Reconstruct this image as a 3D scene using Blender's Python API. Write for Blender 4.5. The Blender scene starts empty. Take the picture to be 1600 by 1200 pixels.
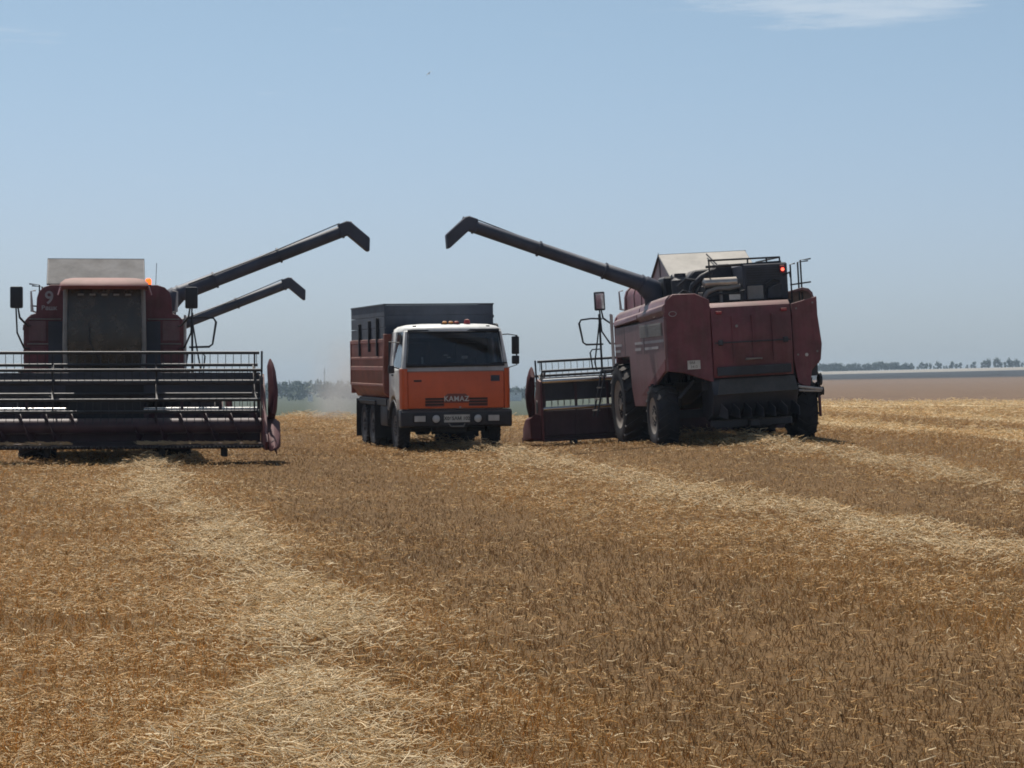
import bpy, bmesh, math, random
import numpy as np
from mathutils import Vector, Matrix, Euler

random.seed(7)
RNG = np.random.default_rng(11)
PI = math.pi
sc = bpy.context.scene
COL = sc.collection
RAD = math.radians

# ------------------------------------------------------------------ camera
CAM_Z = 1.6
cam_d = bpy.data.cameras.new('camera')
cam = bpy.data.objects.new('camera', cam_d)
COL.objects.link(cam)
cam.location = (0, 0, CAM_Z)
cam.rotation_euler = (RAD(90 + 0.215), 0, 0)
cam_d.lens = 90.0
cam_d.sensor_width = 36.0
cam_d.clip_start = 0.1
cam_d.clip_end = 20000
sc.camera = cam

# ------------------------------------------------------------------ sky and sun
SUN_EL, SUN_AZ = RAD(62), RAD(-24)          # azimuth from +Y towards +X
world = bpy.data.worlds.new('World')
sc.world = world
world.use_nodes = True
wn, wl = world.node_tree.nodes, world.node_tree.links
wn.clear()
w_out = wn.new('ShaderNodeOutputWorld')
w_bg = wn.new('ShaderNodeBackground')
w_bg.inputs['Strength'].default_value = 0.088
sky = wn.new('ShaderNodeTexSky')
sky.sky_type = 'NISHITA'
sky.sun_disc = False
sky.sun_elevation = SUN_EL
sky.sun_rotation = SUN_AZ
sky.altitude = 100
sky.air_density = 0.56
sky.dust_density = 1.25
sky.ozone_density = 2.6


def wmath(op, a, b=None, c=None):
    n = wn.new('ShaderNodeMath')
    n.operation = op
    for i, s in enumerate((a, b, c)):
        if s is None:
            continue
        if isinstance(s, (int, float)):
            n.inputs[i].default_value = s
        else:
            wl.new(s, n.inputs[i])
    return n.outputs[0]


w_tc = wn.new('ShaderNodeTexCoord')
w_sep = wn.new('ShaderNodeSeparateXYZ')
wl.new(w_tc.outputs['Generated'], w_sep.inputs[0])
az = wmath('ARCTAN2', w_sep.outputs[0], w_sep.outputs[1])
el = wmath('ARCSINE', w_sep.outputs[2])


def wnoise(sx, sy, off, scale, detail, rough):
    cmb = wn.new('ShaderNodeCombineXYZ')
    wl.new(wmath('MULTIPLY', az, sx), cmb.inputs[0])
    wl.new(wmath('MULTIPLY', el, sy), cmb.inputs[1])
    cmb.inputs[2].default_value = off
    nz = wn.new('ShaderNodeTexNoise')
    nz.inputs['Scale'].default_value = scale
    nz.inputs['Detail'].default_value = detail
    nz.inputs['Roughness'].default_value = rough
    wl.new(cmb.outputs[0], nz.inputs['Vector'])
    return nz.outputs['Fac']


def wramp(x, lo, hi):
    n = wn.new('ShaderNodeMapRange')
    n.interpolation_type = 'SMOOTHSTEP'
    n.inputs['From Min'].default_value = lo
    n.inputs['From Max'].default_value = hi
    wl.new(x, n.inputs['Value'])
    return n.outputs[0]


def wblob(a0, e0, ra, re):
    d = wmath('ADD', wmath('POWER', wmath('DIVIDE', wmath('SUBTRACT', az, a0), ra), 2.0),
              wmath('POWER', wmath('DIVIDE', wmath('SUBTRACT', el, e0), re), 2.0))
    return wmath('SUBTRACT', 1.0, wramp(d, 0.0, 1.0))


wisp = wnoise(26, 210, 3.1, 1.0, 7, 0.66)
blobs = wmath('MAXIMUM', wblob(0.128, 0.1515, 0.075, 0.0145),
              wmath('MAXIMUM', wblob(0.165, 0.1505, 0.03, 0.006), wmath('MULTIPLY', wblob(-0.195, 0.136, 0.03, 0.006), 0.5)))
cl_local = wramp(wmath('ADD', wmath('MULTIPLY', blobs, 0.42), wisp), 0.60, 1.02)
cirrus = wmath('MULTIPLY', wramp(wnoise(3, 10, 9.0, 1.0, 3, 0.5), 0.52, 0.75), wramp(wnoise(7, 26, 5.0, 1.0, 6, 0.6), 0.42, 0.75))
cl_gen = wmath('MULTIPLY', wmath('MULTIPLY', cirrus, wramp(el, 0.17, 0.35)), 0.6)
cl = wmath('MINIMUM', wmath('MAXIMUM', wmath('MULTIPLY', cl_local, 0.5), cl_gen), 1.0)
w_hsv = wn.new('ShaderNodeHueSaturation')
w_hsv.inputs['Saturation'].default_value = 0.64
wl.new(sky.outputs[0], w_hsv.inputs['Color'])
w_mix = wn.new('ShaderNodeMix')
w_mix.data_type = 'RGBA'
wl.new(cl, w_mix.inputs[0])
w_tint = wn.new('ShaderNodeMix')
w_tint.data_type = 'RGBA'
w_tint.blend_type = 'MULTIPLY'
w_tint.inputs[0].default_value = 1.0
wl.new(w_hsv.outputs[0], w_tint.inputs[6])
w_grade = wn.new('ShaderNodeMix')
w_grade.data_type = 'RGBA'
wl.new(wramp(el, 0.02, 0.16), w_grade.inputs[0])
w_grade.inputs[6].default_value = (0.875, 0.935, 0.985, 1)      # sky colour graded by elevation, this tint near the horizon
w_grade.inputs[7].default_value = (0.82, 1.0, 1.045, 1)
wl.new(w_grade.outputs[2], w_tint.inputs[7])
wl.new(w_tint.outputs[2], w_mix.inputs[6])
w_mix.inputs[7].default_value = (6.6, 7.2, 7.8, 1)
wl.new(w_mix.outputs[2], w_bg.inputs['Color'])
wl.new(w_bg.outputs[0], w_out.inputs['Surface'])

sun_d = bpy.data.lights.new('sun', 'SUN')
sun = bpy.data.objects.new('sun', sun_d)
COL.objects.link(sun)
sun_d.energy = 5.0
sun_d.angle = RAD(0.53)
sun_d.color = (1.0, 0.95, 0.87)
sdir = Vector((math.sin(SUN_AZ) * math.cos(SUN_EL), math.cos(SUN_AZ) * math.cos(SUN_EL), math.sin(SUN_EL)))
sun.rotation_euler = sdir.to_track_quat('Z', 'Y').to_euler()
sun.location = (0, 0, 300)

sc.view_settings.view_transform = 'Standard'
sc.view_settings.look = 'None'
sc.view_settings.gamma = 1.0
sc.view_settings.use_curve_mapping = False
sc.view_settings.exposure = 0.28
sc.render.engine = 'CYCLES'
sc.cycles.use_denoising = True
sc.cycles.max_bounces = 5
sc.cycles.volume_bounces = 0
sc.cycles.transparent_max_bounces = 12
sc.cycles.filter_width = 1.8


# ------------------------------------------------------------------ materials
def newmat(name):
    m = bpy.data.materials.new(name)
    m.use_nodes = True
    nt = m.node_tree
    b = nt.nodes['Principled BSDF']
    return m, nt, b


def N(nt, t, **kw):
    n = nt.nodes.new(t)
    for k, v in kw.items():
        if k in n.inputs:
            n.inputs[k].default_value = v
        else:
            setattr(n, k, v)
    return n


def mixc(nt, fac, a, b):
    n = nt.nodes.new('ShaderNodeMix')
    n.data_type = 'RGBA'
    for s, i in ((fac, 0), (a, 6), (b, 7)):
        if isinstance(s, (int, float)):
            n.inputs[i].default_value = s
        elif isinstance(s, tuple):
            n.inputs[i].default_value = (*s, 1)
        else:
            nt.links.new(s, n.inputs[i])
    return n.outputs[2]


def maprange(nt, x, a, b, c=0.0, d=1.0):
    n = nt.nodes.new('ShaderNodeMapRange')
    n.interpolation_type = 'SMOOTHSTEP'
    for i, v in ((1, a), (2, b), (3, c), (4, d)):
        n.inputs[i].default_value = v
    nt.links.new(x, n.inputs[0])
    return n.outputs[0]


def mmul(nt, a, b, op='MULTIPLY'):
    n = nt.nodes.new('ShaderNodeMath')
    n.operation = op
    for i, s in enumerate((a, b)):
        if isinstance(s, (int, float)):
            n.inputs[i].default_value = s
        else:
            nt.links.new(s, n.inputs[i])
    return n.outputs[0]


DUST = (0.30, 0.245, 0.19)


def paint(name, col, rough=0.45, dust=0.35, metallic=0.0, var=0.25, spec=0.4, dustcol=DUST, top=0.55):
    """worn field paint: mottled colour, dust film that lies thicker on upward faces, streaks"""
    m, nt, b = newmat(name)
    tc = N(nt, 'ShaderNodeTexCoord')
    n1 = N(nt, 'ShaderNodeTexNoise', Scale=1.7, Detail=6.0, Roughness=0.65)
    nt.links.new(tc.outputs['Object'], n1.inputs['Vector'])
    mp = N(nt, 'ShaderNodeMapping')
    mp.inputs['Scale'].default_value = (9, 9, 0.9)
    nt.links.new(tc.outputs['Object'], mp.inputs[0])
    n2 = N(nt, 'ShaderNodeTexNoise', Scale=1.0, Detail=5.0, Roughness=0.6)
    nt.links.new(mp.outputs[0], n2.inputs['Vector'])
    n3 = N(nt, 'ShaderNodeTexNoise', Scale=14.0, Detail=4.0, Roughness=0.7)
    nt.links.new(tc.outputs['Object'], n3.inputs['Vector'])
    dk = tuple(c * (1 - var) for c in col)
    lt = tuple(min(1, c * (1 + var * 0.6)) for c in col)
    c0 = mixc(nt, maprange(nt, n1.outputs['Fac'], 0.3, 0.7), dk, lt)
    geo = N(nt, 'ShaderNodeNewGeometry')
    sx = N(nt, 'ShaderNodeSeparateXYZ')
    nt.links.new(geo.outputs['Normal'], sx.inputs[0])
    up = maprange(nt, sx.outputs[2], 0.25, 0.9, 0.0, top)
    film = mmul(nt, maprange(nt, n2.outputs['Fac'], 0.3, 0.75, 0.25, 1.0), dust)
    film = mmul(nt, film, maprange(nt, n3.outputs['Fac'], 0.25, 0.7, 0.6, 1.15))
    d = mmul(nt, film, up, 'ADD')
    cl_ = nt.nodes.new('ShaderNodeClamp')
    nt.links.new(d, cl_.inputs[0])
    nt.links.new(mixc(nt, cl_.outputs[0], c0, dustcol), b.inputs['Base Color'])
    nt.links.new(maprange(nt, cl_.outputs[0], 0.0, 0.8, rough, 0.85), b.inputs['Roughness'])
    b.inputs['Metallic'].default_value = metallic
    b.inputs['Specular IOR Level'].default_value = spec
    bp = N(nt, 'ShaderNodeBump', Strength=0.12, Distance=0.02)
    nt.links.new(n1.outputs['Fac'], bp.inputs['Height'])
    nt.links.new(bp.outputs[0], b.inputs['Normal'])
    return m


def emit(name, col, strength):
    m, nt, b = newmat(name)
    b.inputs['Base Color'].default_value = (*col, 1)
    b.inputs['Emission Color'].default_value = (*col, 1)
    b.inputs['Emission Strength'].default_value = strength
    b.inputs['Roughness'].default_value = 0.3
    return m


def glass(name, tint, rough=0.06, dust=0.15):
    m, nt, b = newmat(name)
    nt.nodes.remove(b)
    out = nt.nodes['Material Output']
    tr = N(nt, 'ShaderNodeBsdfTransparent')
    tr.inputs[0].default_value = (*tint, 1)
    gl = N(nt, 'ShaderNodeBsdfGlossy', Roughness=rough)
    gl.inputs['Color'].default_value = (0.9, 0.95, 1, 1)
    fr = N(nt, 'ShaderNodeFresnel', IOR=1.5)
    m1 = N(nt, 'ShaderNodeMixShader')
    nt.links.new(fr.outputs[0], m1.inputs[0])
    nt.links.new(tr.outputs[0], m1.inputs[1])
    nt.links.new(gl.outputs[0], m1.inputs[2])
    df = N(nt, 'ShaderNodeBsdfDiffuse')
    df.inputs[0].default_value = (*DUST, 1)
    tc = N(nt, 'ShaderNodeTexCoord')
    nz = N(nt, 'ShaderNodeTexNoise', Scale=3.0, Detail=5.0, Roughness=0.65)
    nt.links.new(tc.outputs['Object'], nz.inputs['Vector'])
    m2 = N(nt, 'ShaderNodeMixShader')
    nt.links.new(mmul(nt, maprange(nt, nz.outputs['Fac'], 0.3, 0.75, 0.3, 1.0), dust), m2.inputs[0])
    nt.links.new(m1.outputs[0], m2.inputs[1])
    nt.links.new(df.outputs[0], m2.inputs[2])
    nt.links.new(m2.outputs[0], out.inputs['Surface'])
    return m


M = {}
M['maroon'] = paint('maroon_paint', (0.150, 0.036, 0.052), 0.50, 0.15, top=0.3, var=0.4)
M['maroon_side'] = paint('maroon_side_paint', (0.170, 0.072, 0.088), 0.36, 0.32, dustcol=(0.27, 0.24, 0.22))
M['maroon_roof'] = paint('faded_roof_paint', (0.26, 0.075, 0.085), 0.5, 0.2, top=0.4)
M['dark'] = paint('dark_grey_metal', (0.030, 0.034, 0.048), 0.5, 0.04, var=0.35, top=0.3)
M['navy'] = paint('navy_metal', (0.042, 0.049, 0.072), 0.45, 0.04, top=0.25)
M['auger'] = paint('auger_grey_paint', (0.055, 0.064, 0.094), 0.6, 0.04, top=0.05)
M['grey'] = paint('grey_metal', (0.22, 0.22, 0.22), 0.5, 0.25)
M['pale'] = paint('pale_metal', (0.55, 0.54, 0.53), 0.4, 0.15)
M['bare'] = paint('bare_steel', (0.50, 0.48, 0.46), 0.32, 0.18, metallic=0.6)
M['rubber'] = paint('tyre_rubber', (0.027, 0.030, 0.040), 0.85, 0.05, var=0.3, spec=0.2, top=0.2)
M['rim'] = paint('wheel_rim_paint', (0.30, 0.28, 0.26), 0.6, 0.2)
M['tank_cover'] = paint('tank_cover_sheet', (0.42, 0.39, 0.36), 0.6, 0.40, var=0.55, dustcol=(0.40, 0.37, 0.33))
M['white'] = paint('white_paint', (0.74, 0.74, 0.72), 0.4, 0.12, top=0.12)
M['decal'] = paint('decal_white', (0.40, 0.39, 0.42), 0.5, 0.2)
M['header_paint'] = paint('header_dark_maroon', (0.060, 0.030, 0.046), 0.5, 0.06, top=0.2)
M['shield'] = paint('end_shield_paint', (0.085, 0.026, 0.036), 0.7, 0.06, top=0.15, spec=0.15)
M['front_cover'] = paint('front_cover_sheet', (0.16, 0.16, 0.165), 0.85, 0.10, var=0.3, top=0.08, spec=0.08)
M['chute'] = paint('chute_sheet', (0.05, 0.047, 0.046), 0.7, 0.12, top=0.12)
M['shiny'] = paint('polished_steel', (0.62, 0.60, 0.58), 0.24, 0.06, metallic=1.0, var=0.1, top=0.05)
M['worn'] = paint('worn_dark_steel', (0.035, 0.038, 0.046), 0.48, 0.04, metallic=0.3, var=0.3, top=0.10)
M['orange'] = paint('orange_cab_paint', (0.74, 0.140, 0.045), 0.42, 0.05, var=0.12)
M['boxred'] = paint('tipper_red_paint', (0.25, 0.066, 0.052), 0.55, 0.26, var=0.35)
M['board'] = paint('tipper_grey_boards', (0.060, 0.074, 0.105), 0.7, 0.04, var=0.3, top=0.1)
M['black'] = paint('black_plastic', (0.020, 0.023, 0.032), 0.5, 0.03, top=0.1)
M['seat'] = paint('seat_fabric', (0.03, 0.03, 0.035), 0.9, 0.05)
M['glass'] = glass('cab_glass', (0.40, 0.37, 0.31), 0.30, 0.34)
M['truck_glass'] = glass('truck_glass', (0.78, 0.80, 0.83), 0.04, 0.07)
M['lens'] = paint('lamp_lens', (0.55, 0.57, 0.58), 0.15, 0.10, spec=0.8)
M['mirror'] = paint('mirror_glass', (0.55, 0.6, 0.65), 0.08, 0.1, metallic=0.9)
M['beacon_on'] = emit('beacon_lit', (1.0, 0.13, 0.012), 1.7)
M['tail_on'] = emit('tail_lamp_lit', (1.0, 0.10, 0.06), 3.0)
M['red_lens'] = paint('red_lens', (0.35, 0.02, 0.03), 0.2, 0.1)
M['amber'] = paint('amber_lens', (0.6, 0.22, 0.02), 0.2, 0.1)
M['plate'] = paint('number_plate', (0.62, 0.62, 0.58), 0.4, 0.15)
M['ink'] = paint('plate_ink', (0.02, 0.02, 0.02), 0.6, 0.05)
M['chaff'] = paint('caught_chaff', (0.40, 0.29, 0.17), 0.9, 0.1, top=0.0)
M['truck_rim'] = paint('truck_rim_paint', (0.06, 0.065, 0.08), 0.6, 0.1)
M['canvas'] = paint('pale_cloth', (0.6, 0.58, 0.52), 0.9, 0.1)


# ------------------------------------------------------------------ mesh helpers
def rotm(ax, ang):
    return Matrix.Rotation(ang, 4, ax)


def trm(x, y, z):
    return Matrix.Translation((x, y, z))


class MB:
    def __init__(self):
        self.v = []
        self.f = []

    def add(self, verts, faces, X=None):
        o = len(self.v)
        if X is not None:
            verts = [X @ Vector(p) for p in verts]
        self.v += [tuple(p) for p in verts]
        self.f += [tuple(i + o for i in fc) for fc in faces]
        return self

    def box(self, x0, x1, y0, y1, z0, z1, X=None):
        vs = [(x, y, z) for z in (z0, z1) for y in (y0, y1) for x in (x0, x1)]
        fs = [(0, 2, 3, 1), (4, 5, 7, 6), (0, 1, 5, 4), (2, 6, 7, 3), (0, 4, 6, 2), (1, 3, 7, 5)]
        return self.add(vs, fs, X)

    def prism(self, poly, axis, a0, a1, X=None):
        n = len(poly)

        def pt(p, a):
            if axis == 'x':
                return (a, p[0], p[1])
            if axis == 'y':
                return (p[0], a, p[1])
            return (p[0], p[1], a)
        vs = [pt(p, a0) for p in poly] + [pt(p, a1) for p in poly]
        fs = [tuple(range(n))[::-1], tuple(range(n, 2 * n))]
        fs += [(i, (i + 1) % n, n + (i + 1) % n, n + i) for i in range(n)]
        return self.add(vs, fs, X)

    def slab(self, p, th, X=None):
        """thick quad: four corners, thickness along the negative normal"""
        p = [Vector(q) for q in p]
        nrm = (p[1] - p[0]).cross(p[2] - p[0]).normalized()
        q = [a - nrm * th for a in p]
        n = len(p)
        fs = [tuple(range(n)), tuple(range(n, 2 * n))[::-1]]
        fs += [(i, n + i, n + (i + 1) % n, (i + 1) % n) for i in range(n)]
        return self.add(p + q, fs, X)

    def tube(self, pts, r, n=8, X=None, radii=None, closed=False):
        pts = [Vector(p) for p in pts]
        m = len(pts)
        radii = radii or [r] * m
        vs, fs = [], []
        up = None
        for i, p in enumerate(pts):
            a = pts[i - 1] if (i > 0 or closed) else pts[0]
            b = pts[(i + 1) % m] if (i < m - 1 or closed) else pts[-1]
            t = (b - a).normalized()
            if up is None:
                up = Vector((0, 0, 1)) if abs(t.z) < 0.9 else Vector((1, 0, 0))
            s = t.cross(up)
            s.normalize()
            up = s.cross(t).normalized()
            # mitre the ring so bends keep their width
            k = 1.0
            if 0 < i < m - 1 or closed:
                d1 = (p - a).normalized()
                k = 1.0 / max(0.5, d1.dot(t))
            for j in range(n):
                an = 2 * PI * j / n
                vs.append(p + (s * math.cos(an) + up * math.sin(an)) * radii[i] * (k if m > 2 else 1))
        for i in range(m if closed else m - 1):
            i2 = (i + 1) % m
            for j in range(n):
                j2 = (j + 1) % n
                fs.append((i * n + j, i * n + j2, i2 * n + j2, i2 * n + j))
        if not closed:
            fs.append(tuple(range(n))[::-1])
            fs.append(tuple((m - 1) * n + j for j in range(n)))
        return self.add(vs, fs, X)

    def lathe(self, prof, axis='x', n=28, X=None, c=(0, 0, 0)):
        vs, fs = [], []
        m = len(prof)
        for (r, t) in prof:
            for j in range(n):
                a = 2 * PI * j / n
                u, w = r * math.cos(a), r * math.sin(a)
                if axis == 'x':
                    vs.append((c[0] + t, c[1] + u, c[2] + w))
                elif axis == 'y':
                    vs.append((c[0] + u, c[1] + t, c[2] + w))
                else:
                    vs.append((c[0] + u, c[1] + w, c[2] + t))
        for i in range(m - 1):
            for j in range(n):
                j2 = (j + 1) % n
                fs.append((i * n + j, i * n + j2, (i + 1) * n + j2, (i + 1) * n + j))
        fs.append(tuple(range(n))[::-1])
        fs.append(tuple((m - 1) * n + j for j in range(n)))
        return self.add(vs, fs, X)

    def loft(self, rings, X=None, caps=True):
        n = len(rings[0])
        vs = [p for r in rings for p in r]
        fs = []
        for i in range(len(rings) - 1):
            for j in range(n):
                j2 = (j + 1) % n
                fs.append((i * n + j, i * n + j2, (i + 1) * n + j2, (i + 1) * n + j))
        if caps:
            fs.append(tuple(range(n))[::-1])
            fs.append(tuple((len(rings) - 1) * n + j for j in range(n)))
        return self.add(vs, fs, X)

    def mesh(self, name, mat, bev=0.0, seg=1, sharp=35):
        me = bpy.data.meshes.new(name)
        me.from_pydata([tuple(p) for p in self.v], [], self.f)
        bm = bmesh.new()
        bm.from_mesh(me)
        bmesh.ops.recalc_face_normals(bm, faces=bm.faces)
        if bev > 0:
            ed = [e for e in bm.edges if len(e.link_faces) == 2 and e.calc_face_angle(0) > RAD(35)]
            bmesh.ops.bevel(bm, geom=ed, offset=bev, segments=seg, affect='EDGES', clamp_overlap=True, profile=0.6)
        bm.to_mesh(me)
        bm.free()
        me.shade_smooth()
        me.set_sharp_from_angle(angle=RAD(sharp))
        me.materials.append(M[mat] if isinstance(mat, str) else mat)
        return me

    def build(self, name, mat, parent=None, bev=0.0, seg=1, sharp=35, loc=None, rot=None):
        return link(name, self.mesh(name, mat, bev, seg, sharp), parent, loc, rot)


def link(name, data, parent=None, loc=None, rot=None):
    o = bpy.data.objects.new(name, data)
    COL.objects.link(o)
    if parent is not None:
        o.parent = parent
    if loc is not None:
        o.location = loc
    if rot is not None:
        o.rotation_euler = rot
    return o


def tag(o, label=None, cat=None, group=None, kind=None):
    for k, v in (('label', label), ('category', cat), ('group', group), ('kind', kind)):
        if v is not None:
            o[k] = v
    return o


def empty(name):
    o = bpy.data.objects.new(name, None)
    COL.objects.link(o)
    return o


def copy_tree(o, parent=None):
    c = o.copy()
    COL.objects.link(c)
    c.parent = parent
    for ch in list(o.children):
        copy_tree(ch, c)
    return c


def lettering(body, size, parent, loc, rot, mat, extrude=0.004, name='lettering', bold=0.0, spacing=1.0):
    cu = bpy.data.curves.new(name, 'FONT')
    cu.body = body
    cu.size = size
    cu.align_x = 'CENTER'
    cu.align_y = 'CENTER'
    cu.extrude = extrude
    cu.offset = bold
    cu.space_character = spacing
    tmp = bpy.data.objects.new(name, cu)
    COL.objects.link(tmp)
    dg = bpy.context.evaluated_depsgraph_get()
    me = bpy.data.meshes.new_from_object(tmp.evaluated_get(dg))
    bpy.data.objects.remove(tmp)
    me.materials.clear()
    me.materials.append(M[mat])
    return link(name, me, parent, loc, rot)


def mirror_x(poly):
    return [(-x, z) for x, z in poly[::-1]]


# ------------------------------------------------------------------ terrain
def sstep(a, b, x):
    t = np.clip((x - a) / (b - a), 0, 1)
    return t * t * (3 - 2 * t)


LY = [-4000, 0, 30, 45, 52, 60, 75, 85, 95, 120, 160, 250, 330, 420, 800, 1300, 1900, 2600, 4200]
LZ = [0, 0, 0.0, 0.18, 0.30, 0.36, 0.60, 0.76, 0.72, 0.2, -1.8, -3.6, -3.4, -2.3, -3.6, -2.6, 0.6, 0, -6]
RY = [-4000, 0, 30, 45, 54, 60, 75, 100, 170, 250, 420, 800, 1300, 1750, 1900, 2300, 3000, 4200]
RZ = [0, 0, 0.05, 0.42, 0.70, 0.73, 0.90, 1.08, 1.12, 1.62, 2.4, 4.8, 10.4, 16.5, 18.0, 16.4, 8, -4]


def gz(x, y):
    x = np.asarray(x, float)
    y = np.asarray(y, float)
    a = x / np.maximum(np.abs(y), 8.0)
    w = sstep(-0.01, 0.11, a) * sstep(5, 30, y)
    zl = np.interp(y, LY, LZ)
    zr = np.interp(y, RY, RZ) + np.clip(a - 0.12, -0.1, 0.3) * 42 * sstep(250, 1900, y)
    z = zl * (1 - w) + zr * w
    # low corner of the field where the third machine stands
    z = z - 0.6 * sstep(-7.2, -9.0, x) * sstep(57, 66, y) * (1 - sstep(75, 84, y))
    z = z + 0.025 * np.sin(x * 0.9 + y * 0.35) * np.exp(-np.abs(y) / 120) * sstep(0, 8, np.abs(y))
    return z


def gzf(x, y):
    return float(gz(x, y))


SW_SLOPE = 0.168
SW_C0 = 1.35          # first swath: x = C0 - slope*y
SW_C = [-26.0, -19.2, -12.4, -5.6, 1.35, 8.6, 13.4] + [19.6 + 6.2 * i for i in range(14)]
SW_STEP = 6.2


def swath_dist(x, y):
    """signed distance to the nearest straw swath, world metres"""
    wob = 0.22 * np.sin(y * 0.21 + x * 0.1) + 0.15 * np.sin(y * 0.53 + 1.3)
    u = x + SW_SLOPE * y + wob
    cs = np.array(SW_C)
    k = np.argmin(np.abs(u[:, None] - cs[None]), axis=1)
    return u - cs[k], k


def build_ground():
    th = np.concatenate([np.linspace(-PI, -0.32, 60, endpoint=False), np.linspace(-0.32, 0.32, 200, endpoint=False),
                         np.linspace(0.32, PI, 60, endpoint=False)])
    rr = np.concatenate([[0.0], np.geomspace(2.0, 4000, 230)])
    nt_ = len(th)
    R, T = np.meshgrid(rr[1:], th, indexing='ij')
    X = R * np.sin(T)
    Y = R * np.cos(T)
    Z = gz(X, Y)
    vs = np.concatenate([[[0, 0, gzf(0, 0)]], np.stack([X, Y, Z], -1).reshape(-1, 3)])
    fs = []
    nr = len(rr) - 1
    for j in range(nt_):
        fs.append((0, 1 + (j + 1) % nt_, 1 + j))
    for i in range(nr - 1):
        for j in range(nt_):
            j2 = (j + 1) % nt_
            fs.append((1 + i * nt_ + j, 1 + i * nt_ + j2, 1 + (i + 1) * nt_ + j2, 1 + (i + 1) * nt_ + j))
    me = bpy.data.meshes.new('field_ground')
    me.from_pydata(vs.tolist(), [], fs)
    # crop zones as their own soil and crop colours
    x, y = vs[:, 0], vs[:, 1]
    r = np.hypot(x, y)
    yy = np.where(y > 0, r, 40)
    a = np.arctan2(x, np.maximum(y, 1e-3))
    a = np.where(y > 0, a, 0)
    n = len(vs)
    stub = np.array([0.210, 0.128, 0.056])
    brown = np.array([0.150, 0.100, 0.068])
    dark = np.array([0.030, 0.031, 0.033])
    pale = np.array([0.26, 0.235, 0.20])
    green = np.array([0.055, 0.062, 0.034])
    soil = np.array([0.140, 0.082, 0.036])
    c = np.tile(stub, (n, 1))
    wn_ = (1 - sstep(60, 98, yy))[:, None]
    c = c * (1 - wn_) + soil * wn_

    def blend(c, col, w):
        return c * (1 - w[:, None]) + col * w[:, None]
    right = sstep(0.03, 0.06, a)
    yb = yy + 12 * np.sin(a * 60) * (yy > 120)
    c = blend(c, brown, sstep(125, 190, yb) * right)
    c = blend(c, dark, sstep(930, 1030, yy) * right)
    c = blend(c, pale, sstep(1440, 1460, yy) * right)
    c = blend(c, dark, sstep(1800, 1850, yy) * right)
    c = blend(c, green, sstep(110, 150, yy) * (1 - right))
    field = (1 - sstep(125, 190, yb)) * right + (1 - sstep(95, 110, yy)) * (1 - right)
    at = me.color_attributes.new('zone', 'FLOAT_COLOR', 'POINT')
    buf = np.concatenate([c, field[:, None]], 1).astype(np.float32)
    at.data.foreach_set('color', buf.ravel())
    me.shade_smooth()
    m, nt, b = newmat('stubble_ground')
    vc = N(nt, 'ShaderNodeVertexColor', layer_name='zone')
    geo = N(nt, 'ShaderNodeNewGeometry')
    n1 = N(nt, 'ShaderNodeTexNoise', Scale=0.35, Detail=6.0, Roughness=0.6)
    nt.links.new(geo.outputs['Position'], n1.inputs['Vector'])
    n2 = N(nt, 'ShaderNodeTexNoise', Scale=14.0, Detail=5.0, Roughness=0.7)
    nt.links.new(geo.outputs['Position'], n2.inputs['Vector'])
    v1 = maprange(nt, n1.outputs['Fac'], 0.3, 0.7, 0.82, 1.15)
    v2 = maprange(nt, n2.outputs['Fac'], 0.25, 0.75, 0.6, 1.35)
    mul = mmul(nt, v1, v2)
    sc_ = N(nt, 'ShaderNodeVectorMath', operation='SCALE')
    nt.links.new(vc.outputs['Color'], sc_.inputs[0])
    nt.links.new(mul, sc_.inputs['Scale'])
    # straw swaths seen beyond the reach of the modelled straw
    sp = N(nt, 'ShaderNodeSeparateXYZ')
    nt.links.new(geo.outputs['Position'], sp.inputs[0])
    u = mmul(nt, mmul(nt, sp.outputs[1], SW_SLOPE), sp.outputs[0], 'ADD')
    u = mmul(nt, u, -19.6 + SW_STEP * 60.5, 'ADD')
    u = mmul(nt, mmul(nt, n1.outputs['Fac'], 1.2), u, 'ADD')
    md = mmul(nt, u, SW_STEP, 'MODULO')
    ds = N(nt, 'ShaderNodeMath', operation='ABSOLUTE')
    nt.links.new(mmul(nt, md, SW_STEP * 0.5 + 0.6, 'SUBTRACT'), ds.inputs[0])
    sw = maprange(nt, ds.outputs[0], 0.45, 1.0, 1.0, 0.0)
    sw = mmul(nt, sw, maprange(nt, n2.outputs['Fac'], 0.3, 0.55, 0.45, 1.0))
    sw = mmul(nt, sw, vc.outputs['Alpha'])
    sw = mmul(nt, sw, maprange(nt, mmul(nt, mmul(nt, sp.outputs[1], SW_SLOPE), sp.outputs[0], 'ADD'), 15.5, 17.5))
    sw = mmul(nt, sw, 0.85)
    nt.links.new(mixc(nt, sw, sc_.outputs[0], (0.66, 0.54, 0.34)), b.inputs['Base Color'])
    b.inputs['Roughness'].default_value = 0.95
    b.inputs['Specular IOR Level'].default_value = 0.1
    bp = N(nt, 'ShaderNodeBump', Strength=0.8, Distance=0.06)
    nt.links.new(n2.outputs['Fac'], bp.inputs['Height'])
    nt.links.new(bp.outputs[0], b.inputs['Normal'])
    me.materials.append(m)
    o = link('field_ground', me)
    tag(o, 'harvested grain field rolling away to the horizon', 'field', kind='structure')


build_ground()


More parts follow.
